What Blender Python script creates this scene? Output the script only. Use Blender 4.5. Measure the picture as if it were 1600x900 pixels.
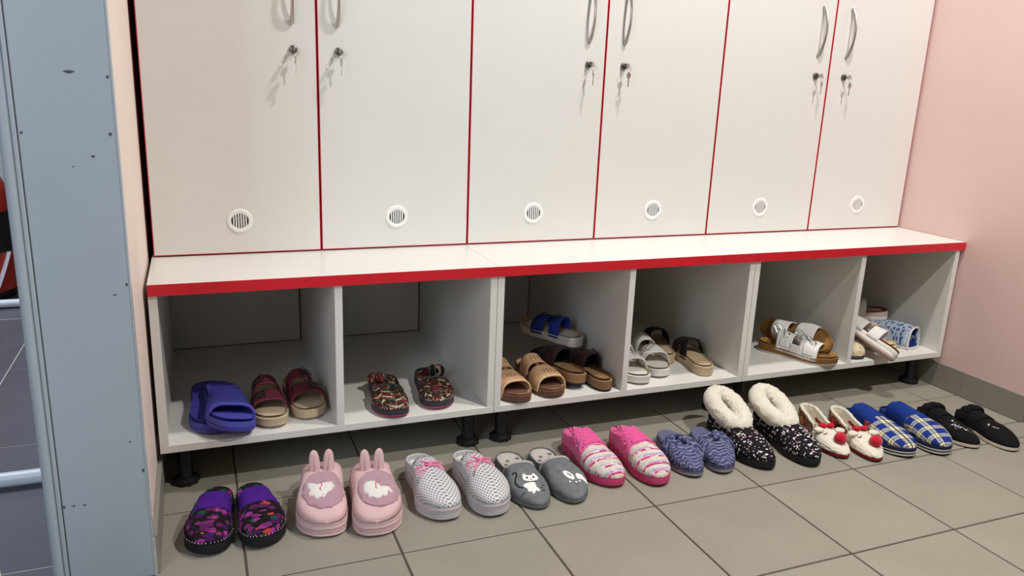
import bpy, math, random
import numpy as np
from mathutils import Vector, Matrix, Euler, noise

random.seed(7)
R = math.radians
PI = math.pi
for o in list(bpy.data.objects):
    bpy.data.objects.remove(o, do_unlink=True)
scene = bpy.context.scene
COL = scene.collection

# ------------------------------------------------------------------ camera
cam_data = bpy.data.cameras.new('camera')
cam = bpy.data.objects.new('camera', cam_data)
COL.objects.link(cam)
CAM_RIGHT = Vector((0.928554, -0.369162, 0.038804))
CAM_UP = Vector((0.059011, 0.250016, 0.966442))
CAM_FWD = Vector((0.366476, 0.895104, -0.253938))
m = Matrix((CAM_RIGHT, CAM_UP, -CAM_FWD)).transposed().to_4x4()
m.translation = Vector((0.10993, -1.75185, 0.93933))
cam.matrix_world = m
cam_data.sensor_width = 36.0
cam_data.lens = 1224.2 / 1600 * 36.0
cam_data.clip_start = 0.05
scene.camera = cam

# ------------------------------------------------------------------ world, lights, exposure
world = bpy.data.worlds.new('world')
scene.world = world
world.use_nodes = True
bg = world.node_tree.nodes['Background']
bg.inputs[0].default_value = (1.0, 0.95, 0.9, 1)
bg.inputs[1].default_value = 0.045

def area_light(name, loc, target, size, power, color, shape='DISK', size_y=None):
    d = bpy.data.lights.new(name, 'AREA')
    d.shape = shape
    d.size = size
    if size_y:
        d.size_y = size_y
    d.energy = power
    d.color = color
    o = bpy.data.objects.new(name, d)
    COL.objects.link(o)
    o.location = loc
    o.rotation_euler = (Vector(target) - Vector(loc)).to_track_quat('-Z', 'Y').to_euler()
    return o

# two round ceiling lamps in front of the lockers, daylight from a window of the next room
area_light('ceiling_lamp_front', (1.75, -1.60, 2.60), (1.75, -1.60, 0), 0.14, 50, (1.0, 0.975, 0.94))
area_light('ceiling_lamp_near', (1.45, -0.44, 2.60), (1.45, -0.44, 0), 0.14, 27, (1.0, 0.975, 0.94))
area_light('daylight_window', (-1.15, -2.1, 1.55), (-0.15, 0.0, 0.75), 0.9, 22, (0.72, 0.85, 1.0), 'RECTANGLE', 1.2)
area_light('hall_fill', (-1.1, 1.2, 2.6), (-1.1, 1.2, 0), 0.5, 45, (0.82, 0.9, 1.0))  # unseen fill light, added to brighten the floor and bag next door

scene.view_settings.view_transform = 'Standard'
scene.view_settings.look = 'None'
scene.view_settings.gamma = 1.0
scene.view_settings.use_curve_mapping = False
scene.view_settings.exposure = 0.22

# ------------------------------------------------------------------ helpers: colour and nodes
def lin(c):
    if isinstance(c, str):
        c = c.lstrip('#')
        c = [int(c[i:i + 2], 16) / 255 for i in (0, 2, 4)]
        c = [x / 12.92 if x <= 0.04045 else ((x + 0.055) / 1.055) ** 2.4 for x in c]
    return (c[0], c[1], c[2], 1.0)

class Mat:
    """small node builder round one Principled material"""
    def __init__(self, name, rough=0.6, metallic=0.0, spec=0.5):
        self.m = bpy.data.materials.new(name)
        self.m.use_nodes = True
        self.nt = self.m.node_tree
        self.b = self.nt.nodes['Principled BSDF']
        self.b.inputs['Roughness'].default_value = rough
        self.b.inputs['Metallic'].default_value = metallic
        self.b.inputs['Specular IOR Level'].default_value = spec
        self.tc = self.nt.nodes.new('ShaderNodeTexCoord')
        self.uv = self.tc.outputs['UV']
        self.ob = self.tc.outputs['Object']
    def set(self, sock, val):
        if isinstance(val, bpy.types.NodeSocket):
            self.nt.links.new(val, sock)
        elif isinstance(val, str):
            sock.default_value = lin(val)
        else:
            sock.default_value = val
    def math(self, op, a, b=0.0, c=None):
        n = self.nt.nodes.new('ShaderNodeMath')
        n.operation = op
        self.set(n.inputs[0], a)
        self.set(n.inputs[1], b)
        if c is not None:
            self.set(n.inputs[2], c)
        return n.outputs[0]
    def vmath(self, op, a, b):
        n = self.nt.nodes.new('ShaderNodeVectorMath')
        n.operation = op
        self.set(n.inputs[0], a)
        self.set(n.inputs[1], b)
        return n.outputs[0]
    def sep(self, v):
        n = self.nt.nodes.new('ShaderNodeSeparateXYZ')
        self.set(n.inputs[0], v)
        return n.outputs
    def comb(self, x, y, z=0.0):
        n = self.nt.nodes.new('ShaderNodeCombineXYZ')
        self.set(n.inputs[0], x); self.set(n.inputs[1], y); self.set(n.inputs[2], z)
        return n.outputs[0]
    def mix(self, f, a, b):
        n = self.nt.nodes.new('ShaderNodeMix')
        n.data_type = 'RGBA'
        self.set(n.inputs[0], f)
        self.set(n.inputs[6], a)
        self.set(n.inputs[7], b)
        return n.outputs[2]
    def noise(self, vec, scale, detail=2.0):
        n = self.nt.nodes.new('ShaderNodeTexNoise')
        self.set(n.inputs['Vector'], vec)
        n.inputs['Scale'].default_value = scale
        n.inputs['Detail'].default_value = detail
        return n.outputs[0]
    def voro(self, vec, scale, feature='F1', rand=1.0):
        n = self.nt.nodes.new('ShaderNodeTexVoronoi')
        n.feature = feature
        self.set(n.inputs['Vector'], vec)
        n.inputs['Scale'].default_value = scale
        n.inputs['Randomness'].default_value = rand
        return n.outputs
    def white(self, vec):
        n = self.nt.nodes.new('ShaderNodeTexWhiteNoise')
        self.set(n.inputs['Vector'], vec)
        return n.outputs
    def ramp(self, f, stops, const=False):
        n = self.nt.nodes.new('ShaderNodeValToRGB')
        self.set(n.inputs[0], f)
        cr = n.color_ramp
        cr.interpolation = 'CONSTANT' if const else 'LINEAR'
        while len(cr.elements) < len(stops):
            cr.elements.new(1.0)
        for e, (p, c) in zip(cr.elements, stops):
            e.position = p
            e.color = lin(c)
        return n.outputs[0]
    def lt(self, a, b):
        return self.math('LESS_THAN', a, b)
    def color(self, c):
        self.set(self.b.inputs['Base Color'], c)
        return self
    def bump(self, h, strength=0.3, dist=0.002):
        n = self.nt.nodes.new('ShaderNodeBump')
        n.inputs['Strength'].default_value = strength
        n.inputs['Distance'].default_value = dist
        self.set(n.inputs['Height'], h)
        self.nt.links.new(n.outputs[0], self.b.inputs['Normal'])
        return self

def plain(name, c, rough=0.6, var=0.12, scale=60, bump=0.0, bscale=400, metallic=0.0, spec=0.5, bdist=0.001):
    M = Mat(name, rough, metallic, spec)
    base = lin(c)
    if var:
        n = M.noise(M.ob, scale)
        dark = tuple(x * (1 - var) for x in base[:3]) + (1,)
        lite = tuple(min(1, x * (1 + var)) for x in base[:3]) + (1,)
        nn = M.nt.nodes.new('ShaderNodeMix'); nn.data_type = 'RGBA'
        M.set(nn.inputs[0], n); nn.inputs[6].default_value = dark; nn.inputs[7].default_value = lite
        M.color(nn.outputs[2])
    else:
        M.b.inputs['Base Color'].default_value = base
    if bump:
        M.bump(M.noise(M.ob, bscale), bump, bdist)
    return M.m

# ------------------------------------------------------------------ helpers: meshes and tags
def tag(o, label, cat, group=None, kind=None):
    o['label'] = label
    o['category'] = cat
    if group:
        o['group'] = group
    if kind:
        o['kind'] = kind
    return o

def thing(name, label, cat, loc=(0, 0, 0), rot=(0, 0, 0), group=None):
    o = bpy.data.objects.new(name, None)
    o.empty_display_size = 0.05
    COL.objects.link(o)
    o.location = loc
    o.rotation_euler = rot
    return tag(o, label, cat, group)

class MB:
    """collects pieces of ONE part"""
    def __init__(self):
        self.v, self.f, self.uv, self.mi = [], [], [], []
    def add(self, v, f, uv=None, mi=0, xf=None):
        o = len(self.v)
        for i, p in enumerate(v):
            p = Vector(p[:3])
            self.v.append(tuple(xf @ p) if xf is not None else tuple(p))
            self.uv.append(uv[i] if uv is not None else (p[0], p[1]))
        self.f += [tuple(i + o for i in q) for q in f]
        self.mi += [mi] * len(f)
        return self
    def box(self, x0, x1, y0, y1, z0, z1, mi=0, xf=None, bevel=0.0):
        if bevel <= 0:
            v = [(x, y, z) for z in (z0, z1) for y in (y0, y1) for x in (x0, x1)]
            f = [(0, 2, 3, 1), (4, 5, 7, 6), (0, 1, 5, 4), (2, 6, 7, 3), (0, 4, 6, 2), (1, 3, 7, 5)]
            return self.add(v, f, None, mi, xf)
        b = bevel
        v, rings = [], []
        for z, i in ((z0, b), (z0 + b, 0), (z1 - b, 0), (z1, b)):
            a0, a1, c0, c1 = x0 + i, x1 - i, y0 + i, y1 - i
            k = b if i == 0 else 0.0
            ring = [(a0 + k, c0, z), (a1 - k, c0, z), (a1, c0 + k, z), (a1, c1 - k, z), (a1 - k, c1, z), (a0 + k, c1, z), (a0, c1 - k, z), (a0, c0 + k, z)]
            rings.append(len(v)); v += ring
        f = []
        for r in range(3):
            for i in range(8):
                j = (i + 1) % 8
                f.append((rings[r] + i, rings[r] + j, rings[r + 1] + j, rings[r + 1] + i))
        f.append(tuple(range(7, -1, -1)))
        f.append(tuple(rings[3] + i for i in range(8)))
        return self.add(v, f, None, mi, xf)
    def lathe(self, prof, n=24, mi=0, xf=None, cap=True):
        v, f = [], []
        for r, z in prof:
            for i in range(n):
                a = 2 * PI * i / n
                v.append((r * math.cos(a), r * math.sin(a), z))
        for k in range(len(prof) - 1):
            for i in range(n):
                j = (i + 1) % n
                f.append((k * n + i, k * n + j, (k + 1) * n + j, (k + 1) * n + i))
        if cap:
            f.append(tuple(range(n - 1, -1, -1)))
            f.append(tuple((len(prof) - 1) * n + i for i in range(n)))
        return self.add(v, f, None, mi, xf)
    def tube(self, path, r, n=8, closed=False, mi=0, xf=None, flat=1.0, up=None, fuzz=None):
        P = [Vector(p) for p in path]
        N = len(P)
        rr = r if callable(r) else (lambda t: r)
        prev = None
        v, f = [], []
        for i in range(N):
            if closed:
                t = P[(i + 1) % N] - P[i - 1]
            else:
                t = P[min(i + 1, N - 1)] - P[max(i - 1, 0)]
            t.normalize()
            if prev is None:
                ref = Vector(up) if up else (Vector((0, 0, 1)) if abs(t.z) < .9 else Vector((1, 0, 0)))
            else:
                ref = prev
            a = (ref - t * ref.dot(t)).normalized()
            prev = a
            b = t.cross(a)
            q = rr(i / (N - 1 if N > 1 else 1))
            for k in range(n):
                w = 2 * PI * k / n
                p = P[i] + a * (q * flat * math.cos(w)) + b * (q * math.sin(w))
                if fuzz:
                    p = fuzzed(p, *fuzz)
                v.append(tuple(p))
        for i in range(N if closed else N - 1):
            j = (i + 1) % N
            for k in range(n):
                l = (k + 1) % n
                f.append((i * n + k, i * n + l, j * n + l, j * n + k))
        if not closed:
            f.append(tuple(range(n - 1, -1, -1)))
            f.append(tuple((N - 1) * n + k for k in range(n)))
        return self.add(v, f, None, mi, xf)
    def ball(self, c, rad, nu=16, nv=12, mi=0, rot=None, fuzz=None, pw=1.0):
        v, f = [], []
        c = Vector(c)
        for j in range(nv + 1):
            th = PI * j / nv
            for i in range(nu):
                ph = 2 * PI * i / nu
                p = Vector((rad[0] * math.sin(th) * math.cos(ph), rad[1] * math.sin(th) * math.sin(ph), rad[2] * math.cos(th)))
                if rot is not None:
                    p = rot @ p
                p = p + c
                if fuzz:
                    p = fuzzed(p, *fuzz)
                v.append(tuple(p))
        for j in range(nv):
            for i in range(nu):
                k = (i + 1) % nu
                f.append((j * nu + i, (j + 1) * nu + i, (j + 1) * nu + k, j * nu + k))
        return self.add(v, f, None, mi)
    def grid(self, fn, nu, nv, mi=0, fuzz=None):
        v, f, uv = [], [], []
        for i in range(nu):
            for j in range(nv):
                p = fn(i / (nu - 1), j / (nv - 1))
                q = Vector(p[:3])
                if fuzz:
                    q = fuzzed(q, *fuzz)
                v.append(tuple(q))
                uv.append((p[3], p[4]) if len(p) > 3 else (p[0], p[1]))
        for i in range(nu - 1):
            for j in range(nv - 1):
                f.append((i * nv + j, (i + 1) * nv + j, (i + 1) * nv + j + 1, i * nv + j + 1))
        return self.add(v, f, uv, mi)
    def build(self, name, mats, parent=None, smooth=True, angle=40, solid=0.0, off=-1.0, sub=0):
        me = bpy.data.meshes.new(name)
        me.from_pydata(self.v, [], self.f)
        for mm in (mats if isinstance(mats, (list, tuple)) else [mats]):
            me.materials.append(mm)
        me.polygons.foreach_set('material_index', self.mi)
        ul = me.uv_layers.new(name='UVMap')
        li = np.zeros(len(me.loops), dtype=np.int32)
        me.loops.foreach_get('vertex_index', li)
        ul.data.foreach_set('uv', np.array(self.uv, dtype=np.float32)[li].ravel())
        if smooth:
            me.polygons.foreach_set('use_smooth', [True] * len(me.polygons))
            me.set_sharp_from_angle(angle=R(angle))
        me.update()
        o = bpy.data.objects.new(name, me)
        COL.objects.link(o)
        if parent:
            o.parent = parent
        if solid:
            md = o.modifiers.new('solidify', 'SOLIDIFY')
            md.thickness = solid
            md.offset = off
        if sub:
            md = o.modifiers.new('subsurf', 'SUBSURF')
            md.levels = sub
            md.render_levels = sub
        return o

def fuzzed(p, amp, scale):
    p = Vector(p)
    d = noise.noise_vector(p * scale) + 0.5 * noise.noise_vector(p * scale * 2.3)
    return p + d * amp

def boxpart(name, mat, parent, *b, bevel=0.0):
    return MB().box(*b, bevel=bevel).build(name, mat, parent, smooth=False)

def struct(name, mb_or, mat, label, cat):
    o = mb_or.build(name, mat, None, smooth=False)
    return tag(o, label, cat, None, 'structure')

# ------------------------------------------------------------------ materials of the place
def tile_material(name, c1, c2, speck=0.5, rough=0.45):
    M = Mat(name, rough)
    n1 = M.noise(M.ob, 700, 3)
    n2 = M.noise(M.ob, 6, 3)
    rnd = M.nt.nodes.new('ShaderNodeObjectInfo').outputs['Random']
    a = M.math('MULTIPLY', M.math('SUBTRACT', n1, 0.5), speck)
    b = M.math('MULTIPLY', M.math('SUBTRACT', n2, 0.5), 0.5)
    c = M.math('MULTIPLY', M.math('SUBTRACT', rnd, 0.5), 0.12)
    f = M.math('ADD', 0.5, M.math('ADD', a, M.math('ADD', b, c)))
    M.color(M.ramp(f, [(0.0, c1), (1.0, c2)]))
    M.bump(n1, 0.12, 0.0006)
    return M.m

def paint_material(name, c, rough=0.7, blotch=0.06, scale=5, scuffs=None):
    M = Mat(name, rough)
    base = lin(c)
    n = M.noise(M.ob, scale, 4)
    nn = M.nt.nodes.new('ShaderNodeMix'); nn.data_type = 'RGBA'
    M.set(nn.inputs[0], n)
    nn.inputs[6].default_value = tuple(x * (1 - blotch) for x in base[:3]) + (1,)
    nn.inputs[7].default_value = tuple(min(1, x * (1 + blotch)) for x in base[:3]) + (1,)
    col = nn.outputs[2]
    if scuffs:
        sc, thr, dark = scuffs
        v = M.noise(M.vmath('MULTIPLY', M.ob, (1.0, 1.0, 2.2)), sc, 2)
        m = M.math('GREATER_THAN', v, thr)
        col = M.mix(m, col, dark)
    M.color(col)
    M.bump(M.noise(M.ob, 120, 3), 0.08, 0.001)
    return M.m

MT = {}
MT['tile'] = tile_material('floor_tile', '#807b6e', '#a39e90')
MT['grout'] = plain('grout', '#4c4239', 0.9, 0.15, 40)
MT['grout_light'] = plain('pale_grout', '#cfc8bb', 0.8, 0.1, 40)
MT['skirt_tile'] = tile_material('skirting_tile', '#7b776f', '#96928a', 0.4)
MT['slate'] = tile_material('slate_tile', '#4e4f57', '#74757d', 0.35, 0.35)
MT['pink'] = paint_material('pink_wall_paint', '#debfb9', 0.55, 0.05, 4, (55, 0.79, '#c2948c'))
MT['peach'] = paint_material('peach_wall_paint', '#ead8ce', 0.6, 0.04, 5)
MT['white_wall'] = paint_material('white_wall_paint', '#d6d8da', 0.7, 0.04, 5)
MT['frame'] = paint_material('grey_blue_gloss_paint', '#abb3ba', 0.32, 0.05, 6, (26, 0.80, '#5d646c'))
MT['laminate'] = plain('white_laminate', '#dedcd6', 0.32, 0.025, 8)
MT['door_lam'] = plain('door_laminate', '#dedcd7', 0.35, 0.03, 4)
MT['red_edge'] = plain('red_edge_band', '#cf1f2c', 0.35, 0.06, 30)
MT['door_edge'] = plain('door_edge_band', '#c0222f', 0.4, 0.05, 30)
MT['dark_red'] = plain('dark_red_carcass', '#9c1c28', 0.5, 0.05, 20)
MT['metal'] = plain('brushed_metal', '#b9b6b0', 0.30, 0.05, 90, metallic=1.0)
MT['dark_metal'] = plain('dark_metal', '#77726b', 0.35, 0.05, 90, metallic=1.0)
MT['black_plastic'] = plain('black_plastic', '#141416', 0.4, 0.1, 60)
MT['vent_white'] = plain('vent_plastic', '#f0efec', 0.4, 0.02, 30)
MT['slot_shade'] = plain('slot_shade_paint', '#1b1a19', 0.9, 0.0)  # near-black colour painted for the shade in vent slots and keyholes
MT['white_metal'] = plain('white_enamel', '#dfe6ee', 0.35, 0.03, 30)
# ------------------------------------------------------------------ the room
XL, XR, YB = -0.008, 2.401, 0.70       # left wall face, right wall face, back wall face
YJ, YC = -0.296, -0.286                # door jamb face, outer corner of the right wall
XO = -0.165                            # face of the partition towards the next room
S, OX, OY = 0.30, 0.457, -0.37         # floor tile pitch and one crossing

floor = struct('floor', MB().box(XO, 3.3, -2.2, YB, -0.05, -0.0022), MT['grout'],
               'beige square tiled floor of the cloakroom with dark grout joints', 'floor')
gap = 0.0022
def tile(parent, mat, x0, x1, y0, y1, z1=0.0, z0=-0.02):
    cx, cy = (x0 + x1) / 2, (y0 + y1) / 2
    hx, hy = (x1 - x0) / 2 - gap, (y1 - y0) / 2 - gap
    o = MB().box(-hx, hx, -hy, hy, z0, z1, bevel=0.0012).build('tile', mat, parent, smooth=False)
    o.location = (cx, cy, 0)
for i in range(-2, 9):
    for j in range(-4, 4):
        x0, x1 = OX + i * S, OX + (i + 1) * S
        y0, y1 = OY + j * S, OY + (j + 1) * S
        x0, y1 = max(x0, XL), min(y1, YB)
        if y0 >= YC - 0.01:
            x1 = min(x1, XR)
        elif y1 > YC and x1 > XR:
            tile(floor, MT['tile'], x0, x1, y0, YC)
            if x0 < XR:
                tile(floor, MT['tile'], x0, XR, YC, y1)
            continue
        if x1 - x0 > 0.02 and y1 - y0 > 0.02:
            tile(floor, MT['tile'], x0, x1, y0, y1)

hall = struct('floor_hall', MB().box(-2.2, XO, -2.2, 3.4, -0.05, -0.0015), MT['grout_light'],
              'dark slate tiled floor of the room beyond the grey door frame', 'floor')
gap = 0.0018
xs = [-2.2, -1.655, -1.065, -0.475, XO]
ys = [-0.79, -0.20, 0.39, 0.98, 1.57, 2.16, 2.75, 3.34]
for a, b in zip(xs, xs[1:]):
    for c, e in zip(ys, ys[1:]):
        tile(hall, MT['slate'], a, b, c, e)

struct('wall_back', MB().box(XO, 3.0, YB, YB + 0.15, 0, 2.6), MT['pink'],
       'pink painted wall behind the white lockers', 'wall')
struct('wall_right', MB().box(XR, 3.0, YC, YB, 0, 2.6), MT['pink'],
       'pink painted side wall at the end of the lockers, with faint scuffs', 'wall')
struct('wall_left', MB().box(XO + 0.012, XL, YJ + 0.012, YB, 0, 2.6), MT['peach'],
       'narrow peach painted wall between the door frame and the lockers', 'wall')
struct('wall_daylight_block', MB().box(XO, XL, -2.2, -1.28, 0, 2.6), MT['peach'],  # out of view, added to keep the cool daylight off the lockers
       'unseen peach wall added on the near side of the doorway to limit the daylight', 'wall')
struct('wall_hall', MB().box(-2.2, XO, 3.34, 3.5, 0, 2.6), MT['white_wall'],
       'pale wall at the far end of the room beyond the door frame', 'wall')

# tiled skirting
def skirting(name, label, runs, base):
    root = struct(name, base, MT['grout_light'], label, 'baseboard')
    for (x0, x1, y0, y1) in runs:
        MB().box(x0, x1, y0, y1, 0.001, 0.084, bevel=0.001).build('skirting_tile', MT['skirt_tile'], root, smooth=False)
T = 0.010
yy = [YB, 0.519, 0.219, -0.081, YC - T]
runs = [(XR - T, XR, b + 0.0016, a - 0.0016) for a, b in zip(yy, yy[1:])]
runs += [(XR + 0.0016, XR + 0.30, YC - T, YC), (XR + 0.303, 3.0, YC - T, YC)]
skirting('baseboard_right', 'grey tiled skirting at the foot of the pink side wall', runs,
         MB().box(XR - T * .6, XR, YC - T * .6, YB, 0, 0.080).box(XR, 3.0, YC - T * .6, YC, 0, 0.080))
runs = [(XL, XL + T, b + 0.0016, a - 0.0016) for a, b in zip([YB, 0.30, 0.0, YJ + 0.004], [0.30, 0.0, YJ + 0.004])]
skirting('baseboard_left', 'short grey tiled skirting at the foot of the peach wall', runs,
         MB().box(XL, XL + T * .6, YJ + 0.004, YB, 0, 0.080))

# grey painted steel door frame wrapped round the end of the left wall
door = struct('door_1', MB().box(XO + 0.018, XL + 0.001, YJ, YJ + 0.012, 0, 2.12, bevel=0.002), MT['frame'],
              'grey blue painted metal door frame with chipped edges, at the doorway', 'door frame')
MB().box(XL - 0.0, XL + 0.0025, YJ, YJ + 0.022, 0.0, 2.12).build('frame_return', MT['frame'], door, smooth=False)
mb = MB()      # seal groove and rounded rebate along the far edge of the jamb
mb.box(XO + 0.010, XO + 0.0165, YJ - 0.003, YJ + 0.03, 0, 2.12, bevel=0.0015)
mb.box(XO + 0.0165, XO + 0.018, YJ + 0.004, YJ + 0.03, 0, 2.12)
mb.build('rebate', MT['frame'], door, smooth=False)
MB().tube([(XO + 0.001, YJ + 0.006, 0), (XO + 0.001, YJ + 0.006, 2.12)], 0.0105, 14, up=(1, 0, 0)).build('rounded_edge', MT['frame'], door)
MB().box(XO - 0.008, XO + 0.012, YJ + 0.006, 0.02, 0, 2.12).build('frame_return', MT['frame'], door, smooth=False)

MT['chip'] = plain('paint_chip', '#4a4e55', 0.8, 0.1, 60)
for cx, cz, a, b in [(-.067, .928, .0075, .0025), (-.016, .831, .0025, .003), (-.0125, .922, .002, .003), (-.142, .832, .002, .0025), (-.044, .795, .003, .002), (-.144, .171, .0022, .003),
                     (-.129, .171, .003, .0015), (-.112, .170, .003, .0014), (-.031, .559, .004, .001), (-.0115, .576, .002, .003), (-.0115, .223, .002, .004), (-.029, .283, .002, .0015)]:
    pts = [(cx + a * math.cos(t) * (1 + .3 * math.sin(3 * t)), YJ - .0003, cz + b * math.sin(t)) for t in [2 * PI * k / 12 for k in range(12)]]
    pts += [(x, YJ + .001, z) for x, y, z in pts]
    MB().add(pts, [tuple(range(12))] + [(k, 12 + k, 12 + (k + 1) % 12, (k + 1) % 12) for k in range(12)]).build('paint_chip', MT['chip'], door, smooth=False)

# the next room: two white bars and a red bag, all partly hidden by the frame
def floor_bar(y, z, r, x0, x1, label):
    root = thing('floor_bar', label, 'bar', (x0, y, 0), group='white bars in the next room')
    MB().tube([(0, 0, z), (x1 - x0, 0, z)], r, 14).build('rail', MT['white_metal'], root)
    for x in (0.03, x1 - x0 - 0.03):
        MB().lathe([(0.014, 0), (0.014, z)], 12, xf=Matrix.Translation((x, 0, 0))).build('foot', MT['white_metal'], root)
floor_bar(0.160, 0.020, 0.017, -1.5, -0.19, 'white round bar low across the slate tiles beside the door frame')
floor_bar(1.73, 0.020, 0.016, -1.7, -0.30, 'white round bar low across the slate tiles in front of the red bag')
MT['bag_red'] = plain('red_canvas', '#d63a22', 0.5, 0.1, 20)
MT['bag_black'] = plain('black_canvas', '#26262c', 0.6, 0.1, 20)
MT['bag_grey'] = plain('grey_strap', '#b9b9c0', 0.5, 0.1, 20)
bag = thing('bag', 'red and black rounded bag standing beyond the door frame', 'bag', (-0.845, 1.97, 0))
MB().lathe([(0.21, 0.0), (0.235, 0.012), (0.245, 0.04)], 40).build('base', MT['bag_black'], bag)
MB().lathe([(0.245, 0.04), (0.252, 0.10), (0.255, 0.20)], 40).build('lower_body', MT['bag_red'], bag)
MB().lathe([(0.255, 0.20), (0.252, 0.28), (0.245, 0.36)], 40).build('band', MT['bag_black'], bag)
MB().lathe([(0.245, 0.36), (0.235, 0.44), (0.20, 0.52), (0.12, 0.57), (0.03, 0.58)], 40).build('upper_body', MT['bag_red'], bag)
p = []
for k in range(12):
    a = -0.75 + 0.03 * k; z = 0.05 + 0.0135 * k
    p.append((0.256 * math.cos(a), 0.256 * math.sin(a), z))
MB().tube(p, 0.016, 8, flat=0.3).build('strap', MT['bag_grey'], bag)

# ------------------------------------------------------------------ benches with open shoe compartments
ZT, TH, ZB, BT, YP, DEP = 0.4984, 0.0253, 0.1078, 0.018, 0.006, 0.675
ZF = ZB + BT                            # top of the compartment floor
units = [(0.0, 0.7917, 0.390, 'white shoe bench with red edge beside the peach wall'),
         (0.7917, 1.5771, 1.168, 'white shoe bench with red edge in the middle of the row'),
         (1.5771, 2.386, 1.974, 'white shoe bench with red edge against the pink side wall')]
def leg(parent, x, y, h):
    lg = MB().lathe([(0.0165, 0.014), (0.0165, h)], 20).build('leg', MT['black_plastic'], parent)
    lg.location = (x, y, 0)
    MB().lathe([(0.026, 0.0), (0.029, 0.003), (0.029, 0.012), (0.022, 0.017), (0.017, 0.018)], 24).build('foot', MT['black_plastic'], lg)
    mbk = MB()
    for k in range(10):
        a = 2 * PI * k / 10
        mbk.box(0.0265, 0.0305, -0.003, 0.003, 0.002, 0.012, xf=Matrix.Rotation(a, 4, 'Z'))
    mbk.build('grip_ribs', MT['black_plastic'], lg, smooth=False)
for k, (x0, x1, xd, label) in enumerate(units):
    w = x1 - x0
    b = thing('shoe_bench', label, 'bench', (x0, 0, 0), group='shoe benches under the lockers')
    g = 0.0006
    xt = 2.3995 - x0 if k == 2 else w
    boxpart('bottom_board', MT['laminate'], b, g, w - g, YP, DEP, ZB, ZF, bevel=0.0006)
    boxpart('side_panel', MT['laminate'], b, g, BT + g, YP, DEP, ZF, ZT - TH, bevel=0.0006)
    boxpart('side_panel', MT['laminate'], b, w - BT - g, w - g, YP, DEP, ZF, ZT - TH, bevel=0.0006)
    boxpart('divider', MT['laminate'], b, xd - x0, xd - x0 + BT, YP, DEP, ZF, ZT - TH, bevel=0.0006)
    boxpart('back_panel', MT['laminate'], b, BT + 0.001, xd - x0 - 0.004, DEP - 0.004, DEP, ZF + 0.003, ZT - TH)
    boxpart('back_panel', MT['laminate'], b, xd - x0 + BT + 0.001, w - BT - 0.005, DEP - 0.004, DEP, ZF + 0.003, ZT - TH)
    top = boxpart('bench_top', MT['laminate'], b, g, xt - g, 0.0012, DEP, ZT - TH, ZT)
    band = boxpart('edge_band', MT['red_edge'], top, g, xt - g, 0.0, 0.0012, ZT - TH, ZT)
    band['label'] = 'bright red edge strip'
    if k == 1:
        chip = MB().box(0.66, 0.683, -0.0004, 0.0006, ZT - 0.017, ZT - 0.0135).build('chip', MT['dark_red'], top, smooth=False)
    for xx in ((0.047, w - 0.047) if k < 2 else (0.045, w - 0.05)):
        for y in (0.070, 0.60):
            leg(b, xx, y, ZB)

# ------------------------------------------------------------------ lockers
YD = 0.2688
DX = [0.004, 0.4015, 0.797, 1.191, 1.586, 1.9905, 2.3955]
ZD0, ZD1 = 0.5015, 1.85
vent_x = [0.205, 0.599, 0.993, 1.386, 1.784, 2.191]
lock_x = [0.345, 0.453, 1.139, 1.250, 1.938, 2.052]
LBL = ['beside the peach wall', 'in the middle of the row', 'beside the pink side wall']

# shared meshes
def vent_mesh():
    mb = MB()
    rot = Matrix.Rotation(R(90), 4, 'X')        # lathe axis z -> world -y
    mb.lathe([(0.0205, 0.0), (0.0205, 0.0022), (0.022, 0.0032), (0.027, 0.0030), (0.0300, 0.0018), (0.0305, 0.0)], 40, 0, rot, cap=False)
    mb.lathe([(0.0001, 0.0004), (0.0206, 0.0004)], 40, 1, rot, cap=False)  # dark disc stands in for the shade behind the slots
    n = 7
    for i in range(n + 1):
        x = -0.0205 + 0.041 * i / n
        h = math.sqrt(max(0.0208 ** 2 - x * x, 0))
        hw = 0.00155
        if h > 0.004:
            mb.box(x - hw, x + hw, -0.0020, -0.0002, -h, h, 0)
    # rounded slot ends: solid rim segments above and below the slots
    for sgn in (1, -1):
        v, f = [], []
        for k in range(17):
            a = R(40) + R(100) * k / 16
            v += [(0.0207 * math.cos(a), -0.0018, sgn * 0.0207 * math.sin(a)), (0.0207 * math.cos(a) * .98, -0.0018, sgn * (0.0207 * math.sin(a) - 0.0022))]
        for k in range(16):
            q = (2 * k, 2 * k + 1, 2 * k + 3, 2 * k + 2)
            f.append(q if sgn > 0 else q[::-1])
        mb.add(v, f, None, 0)
    return mb
def handle_mb():
    pts = []
    for k in range(25):
        t = k / 24
        pts.append((0, -0.002 - 0.023 * math.sin(PI * t) ** 0.8, 0.002 + 0.146 * t))
    return MB().tube(pts, lambda t: 0.0034 + 0.0018 * abs(2 * t - 1) ** 2, 10, flat=1.25, up=(0, 1, 0))
def lock_mb():
    rot = Matrix.Rotation(R(90), 4, 'X')
    mb = MB()
    mb.lathe([(0.0098, 0.0), (0.0098, 0.003), (0.0088, 0.0075), (0.0070, 0.0085), (0.0001, 0.0085)], 24, 0, rot)
    mb.box(-0.0008, 0.0008, -0.0089, -0.008, -0.004, 0.004, 1)
    return mb
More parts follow.
